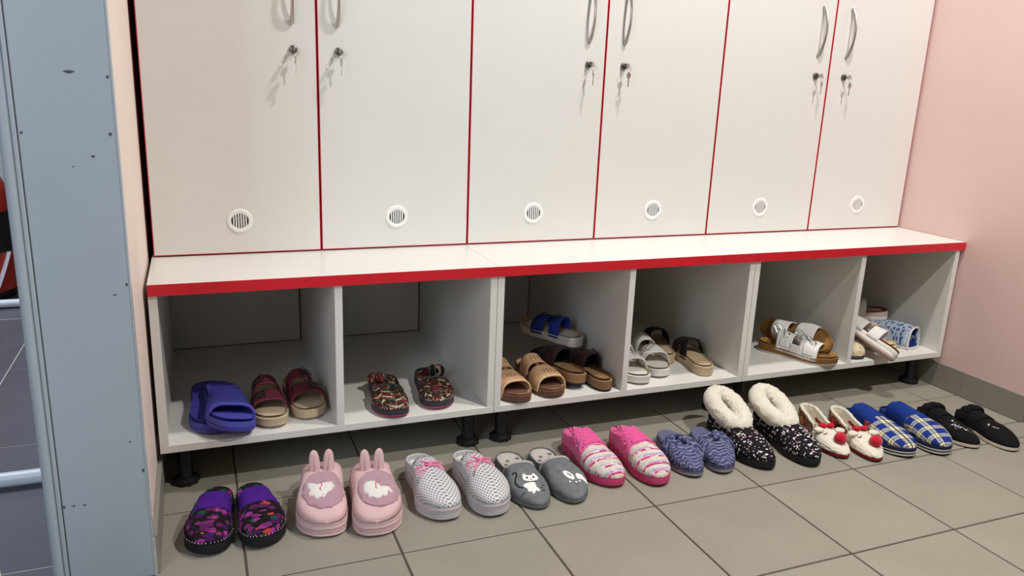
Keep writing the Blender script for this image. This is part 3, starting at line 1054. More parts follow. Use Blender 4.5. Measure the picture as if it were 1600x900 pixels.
def bunny(toe, ang, foot, label):
    s = Shoe('slipper', label, 'slipper', toe, ang, L=.24, W=.110, foot=foot, group=GF, zt=((0, .044), (.5, .038), (1, .033)), spring=.004, toe_cap=(.66, 2.5),
             base=((0, .84), (.2, .86), (.4, .88), (.55, .92), (.7, 1.0), (.82, 1.0), (1, .97)))
    s.sole([F['pink sole light'], F['pink sole dark']], ((0, .004, 0), (.10, 0, 0), (.24, .0015, 0), (.28, 0, 1), (.52, .0015, 1), (.56, 0, 0), (.82, .0015, 0), (.86, .0, 1), (1, .003, 1)))
    s.insole(F['pale pink felt'], rise=.001, dish=.001)
    H = [(.2, .050), (.42, .046), (.62, .040), (.8, .032), (1, .025)]
    s.upper('vamp', F['pale pink felt'], .24, H, e=.58, k=.97, edge=.03, thick=.005)
    s.quarter('heel_wall', F['pale pink felt'], .40, [(0, .006), (.2, .008), (.40, .014)], k=.965, lean=.05, thick=.005)
    zf = s.surf(H, .62, .97)
    L = s.L
    c = s.c(.55)
    drape('fur_patch', F['mauve fur'], s.root, ell(L * .67, c + .005, .056, .045, 40), zf, .003, dome=.005, fuzz=(.0034, 200), rings=9)
    # muzzle: fuzzy white cap, tilted differently on the two slippers
    if foot > 0:
        sh = [(L * .70 - .016, c - .030), (L * .70 - .012, c - .018), (L * .70 - .016, c), (L * .70 - .020, c + .018), (L * .70 - .020, c + .028), (L * .70 - .006, c + .030),
              (L * .70 + .012, c + .022), (L * .70 + .026, c + .006), (L * .70 + .028, c - .008), (L * .70 + .016, c - .024), (L * .60, c - .032)]
    else:
        sh = [(L * .70 - .022, c - .022), (L * .70 - .022, c - .006), (L * .70 - .010, c + .006), (L * .70 + .004, c + .012), (L * .70 + .002, c + .030), (L * .70 + .014, c + .032),
              (L * .70 + .026, c + .016), (L * .70 + .032, c), (L * .70 + .026, c - .018), (L * .70 + .008, c - .030), (L * .70 - .012, c - .030)]
    mz = drape('muzzle', F['white fur'], s.root, sh, zf, .006, dome=.005, fuzz=(.0012, 300), rings=8)
    zm = lambda x, y: zf(x, y) + .0105
    drape_line('nose_stitch', F['rose thread'], mz, [(L * .70 - .012, c), (L * .70 - .004, c + .002 * foot), (L * .70 + .004, c - .003), (L * .70 + .010, c - .001)], zm, .0011)
    for q in (-1, 1):
        bx, by = L * .40, s.c(.4) + q * .0145
        z0 = zf(bx, by) - .006
        mb = MB()
        def er(a, b, bx=bx, by=by, z0=z0, q=q):
            ph = 2 * PI * b
            wd = .0120 * min(1, (1 - a ** 4)) ** .5
            lean = -.010 * a
            fold = .0035 * math.exp(-((ph - PI) / .5) ** 2)
            return (bx + lean + (.0055 * math.cos(ph)) * (wd / .0120) + fold * (1 - a), by + q * .002 * a + wd * math.sin(ph), z0 + .052 * a)
        mb.grid(er, 14, 22)
        e = mb.build('ear', F['pale pink felt'], s.root)
        pts = [(bx + .0060 - .010 * t, by + q * .002 * t, z0 + .008 + .033 * t) for t in [k / 6 for k in range(7)]]
        MB().tube(pts, .0012, 6).build('ear_fold', F['pink sole dark'], e)
    return s
bunny((.314, -.272), -97, 1, 'pink rabbit slipper with ears beside the purple floral slipper')
bunny((.426, -.302), -96, -1, 'pink rabbit slipper with ears beside the grey perforated clog')

def croc(toe, ang, foot, label):
    s = Shoe('clog', label, 'clog', toe, ang, L=.25, W=.097, foot=foot, group=GF, zt=((0, .034), (.5, .030), (1, .032)), spring=.005, toe_cap=(.64, 2.5))
    s.sole([F['grey foam'], F['pink line'], F['grey foam dark']],
           ((0, .006, 2), (.08, .0, 0), (.40, .0, 0), (.43, .001, 2), (.47, .0, 0), (.68, 0, 1), (.76, -.001, 0), (1, .001, 0)), wave=(.004, 26, 1))
    s.insole(F['white sole'], rise=.001, dish=.003)
    H = [(.2, .044), (.4, .045), (.55, .043), (.75, .035), (.88, .028), (1, .023)]
    s.upper('vamp', F['croc'], .34, H, e=.70, k=.985, edge=-.05, thick=.004)
    s.quarter('heel_rim', F['grey foam'], .42, [(0, .014), (.12, .016), (.3, .026), (.42, .040)], k=.985, lean=.03, thick=.005)
    s.upper('side_panel', F['grey foam'], .33, H, ub=.55, e=.70, k=1.0, v0=0.02, v1=.20, lift=.001, thick=.003, cap=False)
    zf = s.surf(H, .70, .985)
    L = s.L
    cx, cy = L * .50, s.c(.50)
    pts = lambda q: q
    for dx, a0 in ((-.012, -.032), (0.002, -.034)):
        drape_line('lace', F['pink lace'], s.root, [(cx + dx + .006 * math.sin(k), cy + y) for k, y in enumerate(np.linspace(a0, .034, 8))], zf, .0017, .002)
    drape_line('lace', F['pink lace'], s.root, [(cx - .016, cy - .028), (cx - .006, cy - .008), (cx + .004, cy + .012), (cx + .014, cy + .030)], zf, .0017, .0035)
    mb = MB()
    k0 = Vector((cx - .004, cy + .002, zf(cx - .004, cy + .002) + .005))
    for sg in (1, -1):
        lp = []
        for k in range(13):
            t = k / 12
            a = 2 * PI * t
            lp.append((k0.x + .012 * math.sin(PI * t) * (1 if sg > 0 else -.6) + .004 * math.sin(a), k0.y + sg * .018 * math.sin(PI * t) + .006 * math.sin(a) , k0.z + .006 * math.sin(PI * t)))
        mb.tube(lp, .0017, 6)
    mb.ball(k0, (.004, .004, .003), 10, 8)
    mb.build('bow', F['pink lace'], s.root)
    e = -1 if foot > 0 else -.75
    drape_line('lace_end', F['pink lace'], s.root, [(cx, cy), (cx + .012, cy + e * .016), (cx + .028, cy + e * .032)], zf, .0016, .003)
    drape_line('lace_tip', F['grey foam dark'], s.root, [(cx + .028, cy + e * .032), (cx + .040, cy + e * .040)], zf, .0016, .003)
    return s
croc((.578, -.290), -88, 1, 'grey perforated clog with pink laces beside the pink rabbit slipper')
croc((.694, -.306), -88, -1, 'grey perforated clog with pink laces beside the grey cat slipper')

def cat(toe, ang, foot, label):
    s = Shoe('slipper', label, 'slipper', toe, ang, L=.266, W=.102, foot=foot, group=GF, zt=((0, .014), (.5, .012), (1, .012)), spring=.003, toe_cap=(.60, 2.1))
    s.sole(F['grey felt'], ((0, .004, 0), (.3, 0, 0), (.9, 0, 0), (1, .002, 0)))
    s.insole(F['spot felt'], inset=.005, rise=.003, dish=.001)
    H = [(.3, .036), (.5, .037), (.68, .034), (.85, .030), (1, .025)]
    s.upper('vamp', F['grey felt'], .44, H, e=.75, k=.99, edge=.02, thick=.004, fuzz=(.0010, 60))
    s.quarter('heel_wall', F['grey felt'], .46, [(0, .006), (.2, .007), (.34, .012), (.46, .028)], k=.99, lean=.03, thick=.004)
    s.edge_tube('collar', F['pale felt'], .435, H, .0042, edge=.02, e=.75, k=1.0)
    zf = s.surf(H, .75, .99)
    L = s.L
    c = s.c(.7)
    em = None
    if foot > 0:    # sitting cat
        bx = L * .845
        body = drape('cat_body', F['white felt'], s.root, [(bx - .016, c - .012), (bx - .018, c), (bx - .016, c + .010), (bx, c + .009), (bx + .008, c + .014), (bx + .014, c + .012), (bx + .010, c + .004), (bx + .016, c),
             (bx + .018, c - .005), (bx + .010, c - .007), (bx + .010, c - .014), (bx, c - .014), (bx - .008, c - .020), (bx - .014, c - .019)], zf, .0012, rings=3)
        hx, hy = L * .725, c + .004
        head = drape('cat_head', F['white felt'], s.root, [(hx - .020, hy - .012), (hx - .010, hy - .006), (hx - .010, hy + .006), (hx - .018, hy + .013), (hx - .006, hy + .019), (hx + .004, hy + .019),
              (hx + .010, hy + .010), (hx + .011, hy), (hx + .010, hy - .010), (hx + .003, hy - .018), (hx - .008, hy - .017)], zf, .0014, rings=3)
        for sg in (-1, 1):
            drape('eye', F['black felt'], head, ell(hx - .001, hy + sg * .008, .0030, .0022, 12), zf, .0026, rings=2)
        drape('nose', F['rose thread'], head, ell(hx + .006, hy, .0014, .0020, 10), zf, .0026, rings=2)
        tl = [(bx - .004, c - .021), (bx - .012, c - .030), (bx - .026, c - .034), (bx - .040, c - .030), (bx - .050, c - .024), (bx - .058, c - .022), (bx - .064, c - .026), (bx - .062, c - .031), (bx - .057, c - .030)]
        drape_line('tail', F['black felt'], s.root, tl, zf, .0016)
        drape_line('collar_line', F['black felt'], s.root, [(hx + .013, hy - .012), (hx + .014, hy), (hx + .013, hy + .010)], zf, .0010)
        for dx, dy in ((.010, -.026), (.004, .020), (.012, .022), (-.004, .026)):
            drape_line('paw_line', F['black felt'], s.root, [(bx + dx, c + dy - .004), (bx + dx - .002, c + dy), (bx + dx, c + dy + .004)], zf, .0009)
    else:           # lying cat
        bx = L * .80
        drape('cat_head', F['white felt'], s.root, ell(bx - .012, c - .004, .018, .009, 18, .35), zf, .0014, rings=3)
        drape('cat_body', F['white felt'], s.root, [(bx - .010, c + .012), (bx - .016, c + .020), (bx - .010, c + .030), (bx + .004, c + .036), (bx + .012, c + .040), (bx + .014, c + .032), (bx + .006, c + .024), (bx + .004, c + .012)], zf, .0012, rings=3)
        drape_line('eye', F['black felt'], s.root, [(bx - .018, c - .006), (bx - .012, c - .002), (bx - .006, c)], zf, .0010, .002)
        for dx, dy in ((.010, -.010), (.014, .004), (.012, .014)):
            drape('star', F['white felt'], s.root, ell(bx + dx, c + dy, .0026, .0026, 8), zf, .0012, rings=2)
    return s
cat((.789, -.308), -94, 1, 'grey felt slipper with sitting white cat, beside the perforated clog')
cat((.892, -.312), -91, -1, 'grey felt slipper with lying white cat, beside the pink knitted slipper')

def pinky(toe, ang, foot, label):
    s = Shoe('slipper', label, 'slipper', toe, ang, L=.252, W=.098, foot=foot, group=GF, zt=((0, .028), (.5, .024), (1, .022)), toe_cap=(.62, 2.2))
    s.sole(F['pink rubber'])
    s.insole(F['hot pink fur'], rise=.006, dish=.002, fuzz=(.0015, 200))
    H = [(.2, .044), (.42, .044), (.6, .040), (.8, .032), (1, .026)]
    s.upper('vamp', F['knit'], .50, H, e=.74, k=.99, edge=-.03, thick=.004)
    s.upper('fur_cuff', F['hot pink fur'], .24, [(.2, .052), (.4, .051), (.6, .044)], ub=.56, e=.70, k=1.05, edge=.02, edge2=-.03, thick=.012, fuzz=(.0035, 130), nu=26, nv=44, cap=False)
    s.quarter('fur_collar', F['hot pink fur'], .34, [(0, .024), (.15, .028), (.34, .040)], k=1.02, lean=.05, thick=.016, fuzz=(.003, 130), nb=12, na=50)
    return s
pinky((1.008, -.274), -88, 1, 'pink knitted slipper with fur cuff beside the grey cat slipper')
pinky((1.124, -.302), -91, -1, 'pink knitted slipper with fur cuff beside the blue violet slipper')

def violet(toe, ang, foot, label):
    s = Shoe('slipper', label, 'slipper', toe, ang, L=.232, W=.088, foot=foot, group=GF, zt=((0, .026), (.5, .020), (1, .016)), toe_cap=(.58, 2.2))
    s.sole([F['slate foam'], F['silver sole']], ((0, .004, 1), (.12, 0, 1), (.5, 0, 0), (1, .0015, 0)))
    s.insole(F['slate foam'], rise=.002, dish=.003)
    H = [(.3, .038), (.5, .038), (.7, .036), (.85, .031), (1, .026)]
    s.upper('vamp', F['chevron'], .55, H, e=.72, k=.99, edge=-.02, thick=.004)
    for i, (u0, h) in enumerate(((.54, .036), (.65, .036))):
        pts = []
        n = 30
        for k in range(n):
            v = k / (n - 1)
            t = 2 * v - 1
            sk = .05 * t * foot
            pts.append(s.P(u0 - .05 * (1 - t * t) + sk, v, [(.2, h), (.8, h - .004)], .72, 1.0, 0, False)[:3])
        MB().tube(pts, lambda t: .0125 * (1 - .30 * math.exp(-((t - .5) / .10) ** 2)), 12, fuzz=(.001, 150)).build('fold', F['chevron'], s.root)
    cx, cy = s.L * .56, s.c(.55)
    MB().ball((cx, cy, s.zt(.5) + .043), (.024, .011, .010), 16, 10, rot=Matrix.Rotation(.3 * foot, 3, 'Z'), fuzz=(.0012, 150)).build('knot', F['chevron'], s.root)
    return s
violet((1.220, -.290), -103, 1, 'blue violet mule slipper with knot beside the pink knitted slipper')
violet((1.311, -.298), -106, -1, 'blue violet mule slipper with knot beside the black fleece slipper')

def fleecy(toe, ang, foot, label):
    s = Shoe('slipper', label, 'slipper', toe, ang, L=.275, W=.104, foot=foot, group=GF, zt=((0, .022), (.5, .020), (1, .022)), toe_cap=(.56, 2.1))
    s.sole(F['black rubber'])
    s.insole(F['cream fur'], rise=.004, dish=.0)
    H = [(.2, .056), (.4, .056), (.55, .051), (.75, .042), (.9, .034), (1, .028)]
    s.upper('vamp', F['dots'], .40, H, e=.74, k=.99, edge=.07, thick=.004)
    s.quarter('heel_wall', F['dots'], .46, [(0, .036), (.2, .036), (.46, .048)], k=.99, lean=.02, thick=.004)
    s.edge_tube('trim', F['black felt'], .40, H, .004, edge=.07, e=.74, k=1.0)
    # thick fleece roll round the opening
    L = s.L
    pts = []
    n = 72
    for i in range(n):
        th = 2 * PI * i / n
        u = .255 + .235 * math.cos(th)
        y = s.c(u) + math.sin(th) * s.W * .300 * (1 - .18 * math.cos(th))
        z = s.zt(u) + .062 - .020 * math.cos(th)
        pts.append((L * u, y, z))
    MB().tube(pts, lambda t: .0250, 24, closed=True, fuzz=(.0036, 170)).build('fleece_collar', F['cream fur'], s.root)
    s.quarter('fleece_lining', F['cream fur'], .48, [(0, .052), (.3, .050), (.48, .036)], k=.93, lean=.02, lift=.012, thick=.012, fuzz=(.003, 150), nb=12)
    return s
fleecy((1.428, -.314), -95, 1, 'black ditsy floral slipper with cream fleece beside the blue violet slipper')
fleecy((1.566, -.338), -95, -1, 'black ditsy floral slipper with cream fleece beside the reindeer slipper')

def reindeer(toe, ang, foot, label):
    s = Shoe('slipper', label, 'slipper', toe, ang, L=.245, W=.082, foot=foot, group=GF, zt=((0, .012), (.5, .011), (1, .011)), spring=.003, toe_cap=(.60, 2.1))
    s.sole(F['dark red sole'], ((0, .004, 0), (.3, 0, 0), (1, .001, 0)))
    s.insole(F['cream fur'], rise=.003, dish=.0)
    H = [(.3, .036), (.5, .036), (.7, .033), (.88, .028), (1, .022)]
    s.upper('vamp', F['cream fur'], .50, H, e=.78, k=1.0, edge=.06, thick=.006, fuzz=(.0018, 220), nu=34, nv=44)
    s.quarter('heel_wall', F['sequin'], .52, [(0, .042), (.2, .038), (.36, .032), (.52, .028)], k=.98, lean=.06, thick=.003)
    s.quarter('fleece_lining', F['cream fur'], .52, [(0, .047), (.2, .043), (.36, .036), (.52, .030)], k=.93, lean=.05, lift=.002, thick=.008, fuzz=(.002, 220), nb=12, na=60)
    zf = s.surf(H, .78, 1.0)
    L = s.L
    c = s.c(.8)
    px, py = L * .85, c + .006
    MB().ball((px, py, zf(px, py) + .011), (.0165, .0165, .0155), 24, 18, fuzz=(.0014, 320)).build('pompom', F['red pompom'], s.root)
    # ears, antlers and bow on the instep
    bx = L * .57
    for q in (-1, 1):
        MB().ball((bx + .018, c + q * .030, zf(bx + .018, c + q * .026) + .006), (.011, .015, .007), 16, 10, fuzz=(.0015, 250)).build('ear', F['cream fur'], s.root)
        y0 = c + q * .010
        z0 = zf(bx, y0) + .003
        mb = MB()
        mb.tube([(bx + .004, y0, z0), (bx - .006, y0 + q * .010, z0 + .010), (bx - .018, y0 + q * .015, z0 + .016)], .0038, 8)
        mb.tube([(bx - .006, y0 + q * .010, z0 + .010), (bx - .002, y0 + q * .020, z0 + .016)], .0034, 8)
        mb.build('antler', F['maroon felt'], s.root)
        bw = MB()
        bw.ball((bx + .002, c + q * .012, zf(bx, c + q * .012) + .007), (.009, .012, .006), 14, 10, rot=Matrix.Rotation(q * .4, 3, 'Z'))
        bw.build('bow', F['red felt'], s.root)
    for q in (-1, 1):
        drape_line('eye', F['maroon felt'], s.root, [(L * .70, c + q * .014), (L * .71 + .004, c + q * .018), (L * .70 + .002, c + q * .024)], zf, .0012, .003)
    return s
reindeer((1.668, -.322), -106, 1, 'cream reindeer slipper with copper sequins beside the black fleece slipper')
reindeer((1.750, -.366), -104, -1, 'cream reindeer slipper with red pompom beside the blue plaid slipper')

def plaidy(toe, ang, foot, label):
    s = Shoe('slipper', label, 'slipper', toe, ang, L=.262, W=.100, foot=foot, group=GF, zt=((0, .028), (.5, .026), (1, .026)), toe_cap=(.62, 2.3), spring=.004)
    s.sole([F['black rubber'], F['white stripe'], F['navy trim']], ((0, .003, 0), (.14, 0, 1), (.30, 0, 0), (.46, 0, 1), (.60, 0, 2), (.85, -.001, 2), (1, .001, 2)))
    s.insole(F['navy plush'], rise=.004, dish=.001)
    H = [(.2, .042), (.4, .042), (.55, .040), (.75, .034), (.9, .028), (1, .022)]
    s.upper('vamp', F['plaid'], .46, H, e=.72, k=.985, edge=.0, thick=.004)
    s.upper('cuff', F['navy plush'], .20, [(.15, .044), (.35, .045), (.5, .043), (.6, .041)], ub=.50, e=.70, k=1.0, edge=-.02, edge2=-.0, thick=.008, fuzz=(.0012, 120), cap=False)
    s.quarter('heel_wall', F['navy trim'], .28, [(0, .008), (.28, .012)], k=.99, lean=.02)
    return s
plaidy((1.848, -.372), -97, 1, 'blue plaid slipper with plush cuff beside the reindeer slipper')
plaidy((1.966, -.394), -98, -1, 'blue plaid slipper with plush cuff beside the black velvet slipper')

def velvet(toe, ang, foot, label):
    s = Shoe('slipper', label, 'slipper', toe, ang, L=.228, W=.090, foot=foot, group=GF, zt=((0, .012), (.5, .011), (1, .011)), spring=.003, toe_cap=(.58, 2.1))
    s.sole([F['ivory rim'], F['black rubber']], ((0, .003, 1), (.2, 0, 0), (.9, 0, 0), (1, .002, 0)))
    s.insole(F['black velvet'], rise=.002, dish=.0)
    H = [(.2, .036), (.45, .036), (.6, .034), (.8, .028), (1, .020)]
    s.upper('vamp', F['black velvet'], .40, H, e=.78, k=.985, edge=.0, thick=.004)
    s.upper('scalloped_cuff', F['black velvet'], .20, [(.1, .044), (.3, .043), (.5, .039)], ub=.46, e=.72, k=1.03, edge=-.0, wave=(.028, 7), thick=.006, fuzz=(.001, 120), cap=False)
    s.quarter('heel_wall', F['black velvet'], .42, [(0, .020), (.2, .022), (.42, .030)], k=.99, lean=.04)
    for k in range(5):      # scallops standing up along the cuff
        v = .14 + .18 * k
        p = s.P(.22, v, [(.1, .044), (.5, .040)], .72, 1.03, 0, False)
        n_ = Vector((0, p[1] - s.c(.22), p[2] - .02)).normalized()
        MB().ball(Vector(p[:3]) + n_ * .003, (.016, .015, .009), 14, 10, rot=n_.to_track_quat('Z', 'X').to_matrix(), fuzz=(.001, 120)).build('scallop', F['black velvet'], s.root)
    zf = s.surf(H, .78, .985)
    L = s.L
    c = s.c(.7)
    bx = L * .70
    if foot > 0:
        for k, (dx, dy) in enumerate(((0, -.020), (.010, -.012), (-.006, -.006), (.004, .004), (.016, .010))):
            drape_line('embroidery', F['silver thread'], s.root, [(bx + dx + .007 * math.cos(a), c + dy + .006 * math.sin(a)) for a in [k + q * .7 for q in range(7)]], zf, .0008)
        drape_line('embroidery', F['silver thread'], s.root, [(bx + .026, c + .010), (bx + .030, c + .018), (bx + .026, c + .026)], zf, .0008)
    else:
        drape_line('embroidery', F['silver thread'], s.root, [(bx - .012, c - .020), (bx - .004, c - .016), (bx + .002, c - .008)], zf, .0012)
    drape('glint_dot', F['silver thread'], s.root, ell(bx - .022, c - (.004 if foot > 0 else .022), .004, .004, 12), zf, .002, rings=3, dome=.002)  # raised silver dot put in for a small glint
    return s
velvet((2.080, -.386), -101, 1, 'black velvet slipper with silver embroidery beside the blue plaid slipper')
velvet((2.182, -.436), -101, -1, 'black velvet slipper with scalloped cuff beside the pink side wall')
# ------------------------------------------------------------------ footwear in the compartments
GC = 'sandals and slippers in the shoe compartments'
Z0 = ZF

def sandal(label, toe, ang, foot, solem, bedm, straps, L=.245, W=.090, z=Z0, roll=0, pitch=0, loc=None, zt=((0, .030), (.5, .026), (1, .022)),
           levels=((0, .004, 0), (.12, 0, 0), (.5, 0, 0), (.95, -.001, 0), (1, .002, 0)), buckles=None, bmk=None, metal='dark_metal', lip=.004, name='sandal', toe_cap=(.62, 2.4), link=None, patch=None):
    s = Shoe(name, label, name, toe, ang, L=L, W=W, foot=foot, z=z, roll=roll, pitch=pitch, group=GC, zt=zt, toe_cap=toe_cap, loc=loc)
    s.sole([F[m_] for m_ in solem] if isinstance(solem, tuple) else F[solem], levels)
    s.insole(F[bedm], inset=.003, rise=.0015, dish=.004, name='footbed', lip=lip)
    for k, (ua, ub, h, mk, sk) in enumerate(straps):
        H = [(0, h + .006), (ua, h), (ub, h - .006), (1, h - .012)]
        st = s.upper('strap', F[mk], ua, H, ub=ub, e=.72, k=1.02, lift=-.010, thick=.0035, cap=False, skew=sk * foot, nu=10)
        if buckles and k < len(buckles) and buckles[k] is not None:
            zf = s.surf(H, .72, 1.02, -.010, False)
            um = (ua + ub) / 2
            yb = s.c(um) + buckles[k] * foot * W * .5
            s2 = s.upper('buckle_strap', F[bmk or mk], ua + (ub - ua) * .22, [(a_, b_ + .003) for a_, b_ in H], ub=ub - (ub - ua) * .22, e=.72, k=1.05, lift=-.010, thick=.003, cap=False, skew=sk * foot, nu=8,
                         v0=.06 if buckles[k] * foot < 0 else .52, v1=.48 if buckles[k] * foot < 0 else .94, parent=st)
            buckle(st, MT[metal], L * um, yb, lambda x, y, zf=zf: zf(x, y) + .005, w=L * (ub - ua) * .75, h=.015)
    if link:
        ua, ub, h, mk, sd = link
        v0, v1 = ((.0, .16) if sd * foot < 0 else (.84, 1.0))
        s.upper('side_band', F[mk], ua, [(0, h), (1, h)], ub=ub, e=.72, k=1.02, lift=-.010, thick=.0035, cap=False, v0=v0, v1=v1, nu=12, nv=8)
    if patch:
        drape('insole_label', F['label patch'], s.root, ell(L * .16, s.c(.16), .016, .013, 16), lambda x, y: s.zt(x / L) - .0022, .0006)
    return s

# first compartment: blue slides and burgundy sandals
def slide(label, toe, ang, foot, h, roll, pitch, z):
    s = Shoe('slide', label, 'slide', toe, ang, L=.262, W=.108, foot=foot, z=z, roll=roll, pitch=pitch, group=GC, zt=((0, .030), (.5, .024), (1, .024)), toe_cap=(.66, 2.8),
             base=((0, .76), (.2, .78), (.4, .82), (.55, .88), (.7, 1.0), (.85, 1.0), (1, .97)), spring=.004)
    s.sole(F['blue foam'], ((0, .004, 0), (.15, 0, 0), (.45, -.001, 0), (.5, .001, 0), (.55, -.001, 0), (1, .001, 0)))
    s.insole(F['blue foam'], inset=.003, rise=.002, dish=.007, name='footbed', lip=.006)
    s.upper('strap', F['blue foam'], .40, [(0, h), (.40, h), (.84, h - .004), (1, h - .01)], ub=.80, e=.62, k=1.02, lift=-.016, thick=.006, cap=False, edge2=-.04, edge=-.02)
    mb = MB()
    rr = random.Random(3)
    for k in range(26):
        u = .80 + .16 * rr.random(); t = (rr.random() - .5) * 1.3
        mb.ball((s.L * u, s.c(u) + s.w(u) * t, s.zt(u) - .0045), (.003, .003, .0016), 8, 5)
    mb.build('massage_nubs', F['blue foam'], s.root)
    return s
slide('blue rubber slide lying underneath its twin beside the burgundy sandal', (.122, .030), -86, 1, .014, 0, 0, Z0)
slide('blue rubber slide lying on top of its twin, open toe forward', (.158, -.016), -84, 1, .046, -10, -1, Z0 + .014)
BURG = dict(solem='cork', bedm='suede footbed', straps=[(.30, .46, .058, 'burgundy leather', .02), (.56, .76, .046, 'burgundy leather', -.01)], buckles=[-.45, -.45], bmk='dark brown leather',
            link=(.40, .62, .066, 'burgundy leather', 1), L=.24, W=.088)
sandal('burgundy two strap sandal beside the blue slides', (.246, .026), -88, 1, **BURG)
sandal('burgundy two strap sandal beside the bench divider', (.343, .050), -84, -1, **BURG)

# second compartment: woven slippers
def woven(toe, ang, foot, label):
    s = Shoe('slipper', label, 'slipper', toe, ang, L=.238, W=.092, foot=foot, z=Z0, group=GC, zt=((0, .024), (.5, .020), (1, .020)), toe_cap=(.64, 2.4),
             base=((0, .84), (.2, .84), (.4, .84), (.55, .90), (.7, 1.0), (.82, 1.0), (1, .97)))
    s.sole([F['charcoal trim'], F['pink rubber']], ((0, .003, 1), (.14, 0, 1), (.24, 0, 0), (.6, 0, 0), (1, .001, 0)))
    s.insole(F['braid'], rise=.003, dish=.0)
    H = [(.2, .026), (.42, .026), (.62, .025), (.85, .022), (1, .017)]
    s.upper('vamp', F['braid'], .54, H, e=.68, k=.98, edge=-.04, thick=.004)
    s.edge_tube('trim', F['charcoal trim'], .54, H, .0028, edge=-.04, e=.68, k=.99)
    s.quarter('heel_trim', F['charcoal trim'], .52, [(0, .006), (.52, .010)], k=.98, lean=.02)
    u = .30
    y = s.c(u) - foot * s.w(u) * .52
    for q in (-1, 1):
        MB().ball((s.L * (u - .10), y + q * .010, s.zt(u) + .016), (.014, .014, .017), 16, 12, rot=Matrix.Rotation(q * .5, 3, 'X')).build('bow_loop', F['braid'], s.root)
    s.stitches('stitching', F['white thread'], H, -.55, .65, 13, .005, off=.0005)
    return s
woven((.530, -.002), -94, 1, 'red and green woven slipper beside the bench divider')
woven((.652, .018), -97, -1, 'red and green woven slipper standing apart in its compartment')

# third compartment: beige sandals, brown clogs, one blue sandal on top
def beige(toe, ang, foot, label):
    s = sandal(label, toe, ang, foot, 'brown sole', 'beige leather', [(.26, .46, .054, 'beige leather', .0), (.54, .84, .048, 'beige leather', .0)], L=.238, W=.092,
               zt=((0, .032), (.5, .022), (1, .018)), lip=.002)
    for u0, h in ((.36, .054), (.69, .048)):
        H = [(0, h + .006), (u0 - .1, h), (u0 + .12, h - .006), (1, h - .012)]
        zf = s.surf(H, .72, 1.02, -.010, False)
        for k in range(7):
            a = 2 * PI * k / 6
            x, y = s.L * u0 + (.008 * math.cos(a) if k else 0), s.c(u0) + (.012 * math.sin(a) if k else 0)
            drape('perforation', F['hole'], s.root, ell(x, y, .0016, .0016, 8), zf, .0006, rings=1)
    s.edge_tube('piping', F['buff leather'], .835, [(0, .054), (.6, .048), (.84, .042), (1, .036)], .002, e=.72, k=1.03, lift=-.010, cap=False)
    return s
beige((.866, -.004), -89, 1, 'beige perforated sandal wedged against the compartment side')
beige((.974, .004), -88, -1, 'beige perforated sandal beside the brown clog')
def clog(label, heel, ang, foot, z, roll, pitch, L=.238, W=.086, bed='brown footbed', up='dark upper', solem=('brown cork', 'black rubber'), ua=.42, h=.062, strapm='dark brown leather'):
    s = Shoe('clog', label, 'clog', (0, 0), ang, L=L, W=W, foot=foot, group=GC, loc=(heel[0], heel[1], z), roll=roll, pitch=pitch, zt=((0, .032), (.5, .028), (1, .024)))
    s.sole([F[m_] for m_ in solem], ((0, .003, 1), (.15, 0, 1), (.22, 0, 0), (.95, -.001, 0), (1, .002, 0)))
    s.insole(F[bed], inset=.003, rise=.0015, dish=.006, name='footbed', lip=.005)
    H = [(.3, h), (.5, h - .004), (.7, h - .014), (.9, h - .026), (1, h - .030)]
    s.upper('vamp', F[up], ua, H, e=.72, k=1.0, edge=-.05, lift=-.006, thick=.004)
    st = s.upper('strap', F[strapm], ua + .02, [(a_, b_ + .003) for a_, b_ in H], ub=ua + .16, e=.72, k=1.03, edge=-.04, edge2=-.04, lift=-.006, thick=.003, nu=8)
    zf = s.surf(H, .72, 1.03, -.006)
    buckle(st, MT['dark_metal'], L * (ua + .07), s.c(.5) + W * .28 * foot, lambda x, y: zf(x, y) + .004, .018, .014)
    return s
clog('worn brown clog with cork footbed between the beige sandal and its twin', (1.060, .040), 98, 1, Z0 + .014, 4, 2, W=.088)
clog('dark clog with cork footbed leaning by the compartment side', (1.126, .008), 92, -1, Z0, 0, 0, W=.076)
sandal('blue strap sandal with white sole lying on top of the brown clogs', (0, 0), 116, 1, 'white sole', 'suede footbed',
       [(.28, .44, .060, 'royal strap', .0), (.54, .72, .050, 'royal strap', .0)], loc=(1.128, .185, Z0 + .070), L=.225, W=.084, roll=-4, pitch=-2, buckles=[.4, .4], metal='black_plastic')

# fourth compartment: white sandals, dark strapped sandals
WH = dict(solem='white sole', bedm='suede footbed', straps=[(.28, .44, .066, 'white leather', .0), (.55, .75, .054, 'white leather', .0)], buckles=[.35, .35], L=.24, W=.088, metal='metal')
sandal('white buckled sandal half behind the bench divider', (1.243, .022), -97, 1, **WH)
sandal('white buckled sandal in front of the dark strapped sandal', (1.334, .052), -98, -1, **WH)
DK = dict(solem=('tan sole', 'tan sole'), bedm='suede footbed', straps=[(.50, .64, .062, 'black strap', .10), (.56, .76, .056, 'black strap', -.08)], L=.24, W=.086, lip=.003)
sandal('dark strapped sandal tucked behind the white sandals', (0, 0), 74, 1, loc=(1.412, .150, Z0), **DK)
sandal('tan soled sandal with dark straps, heel forward, beside the white sandal', (0, 0), 76, -1, loc=(1.466, .030, Z0), **DK)

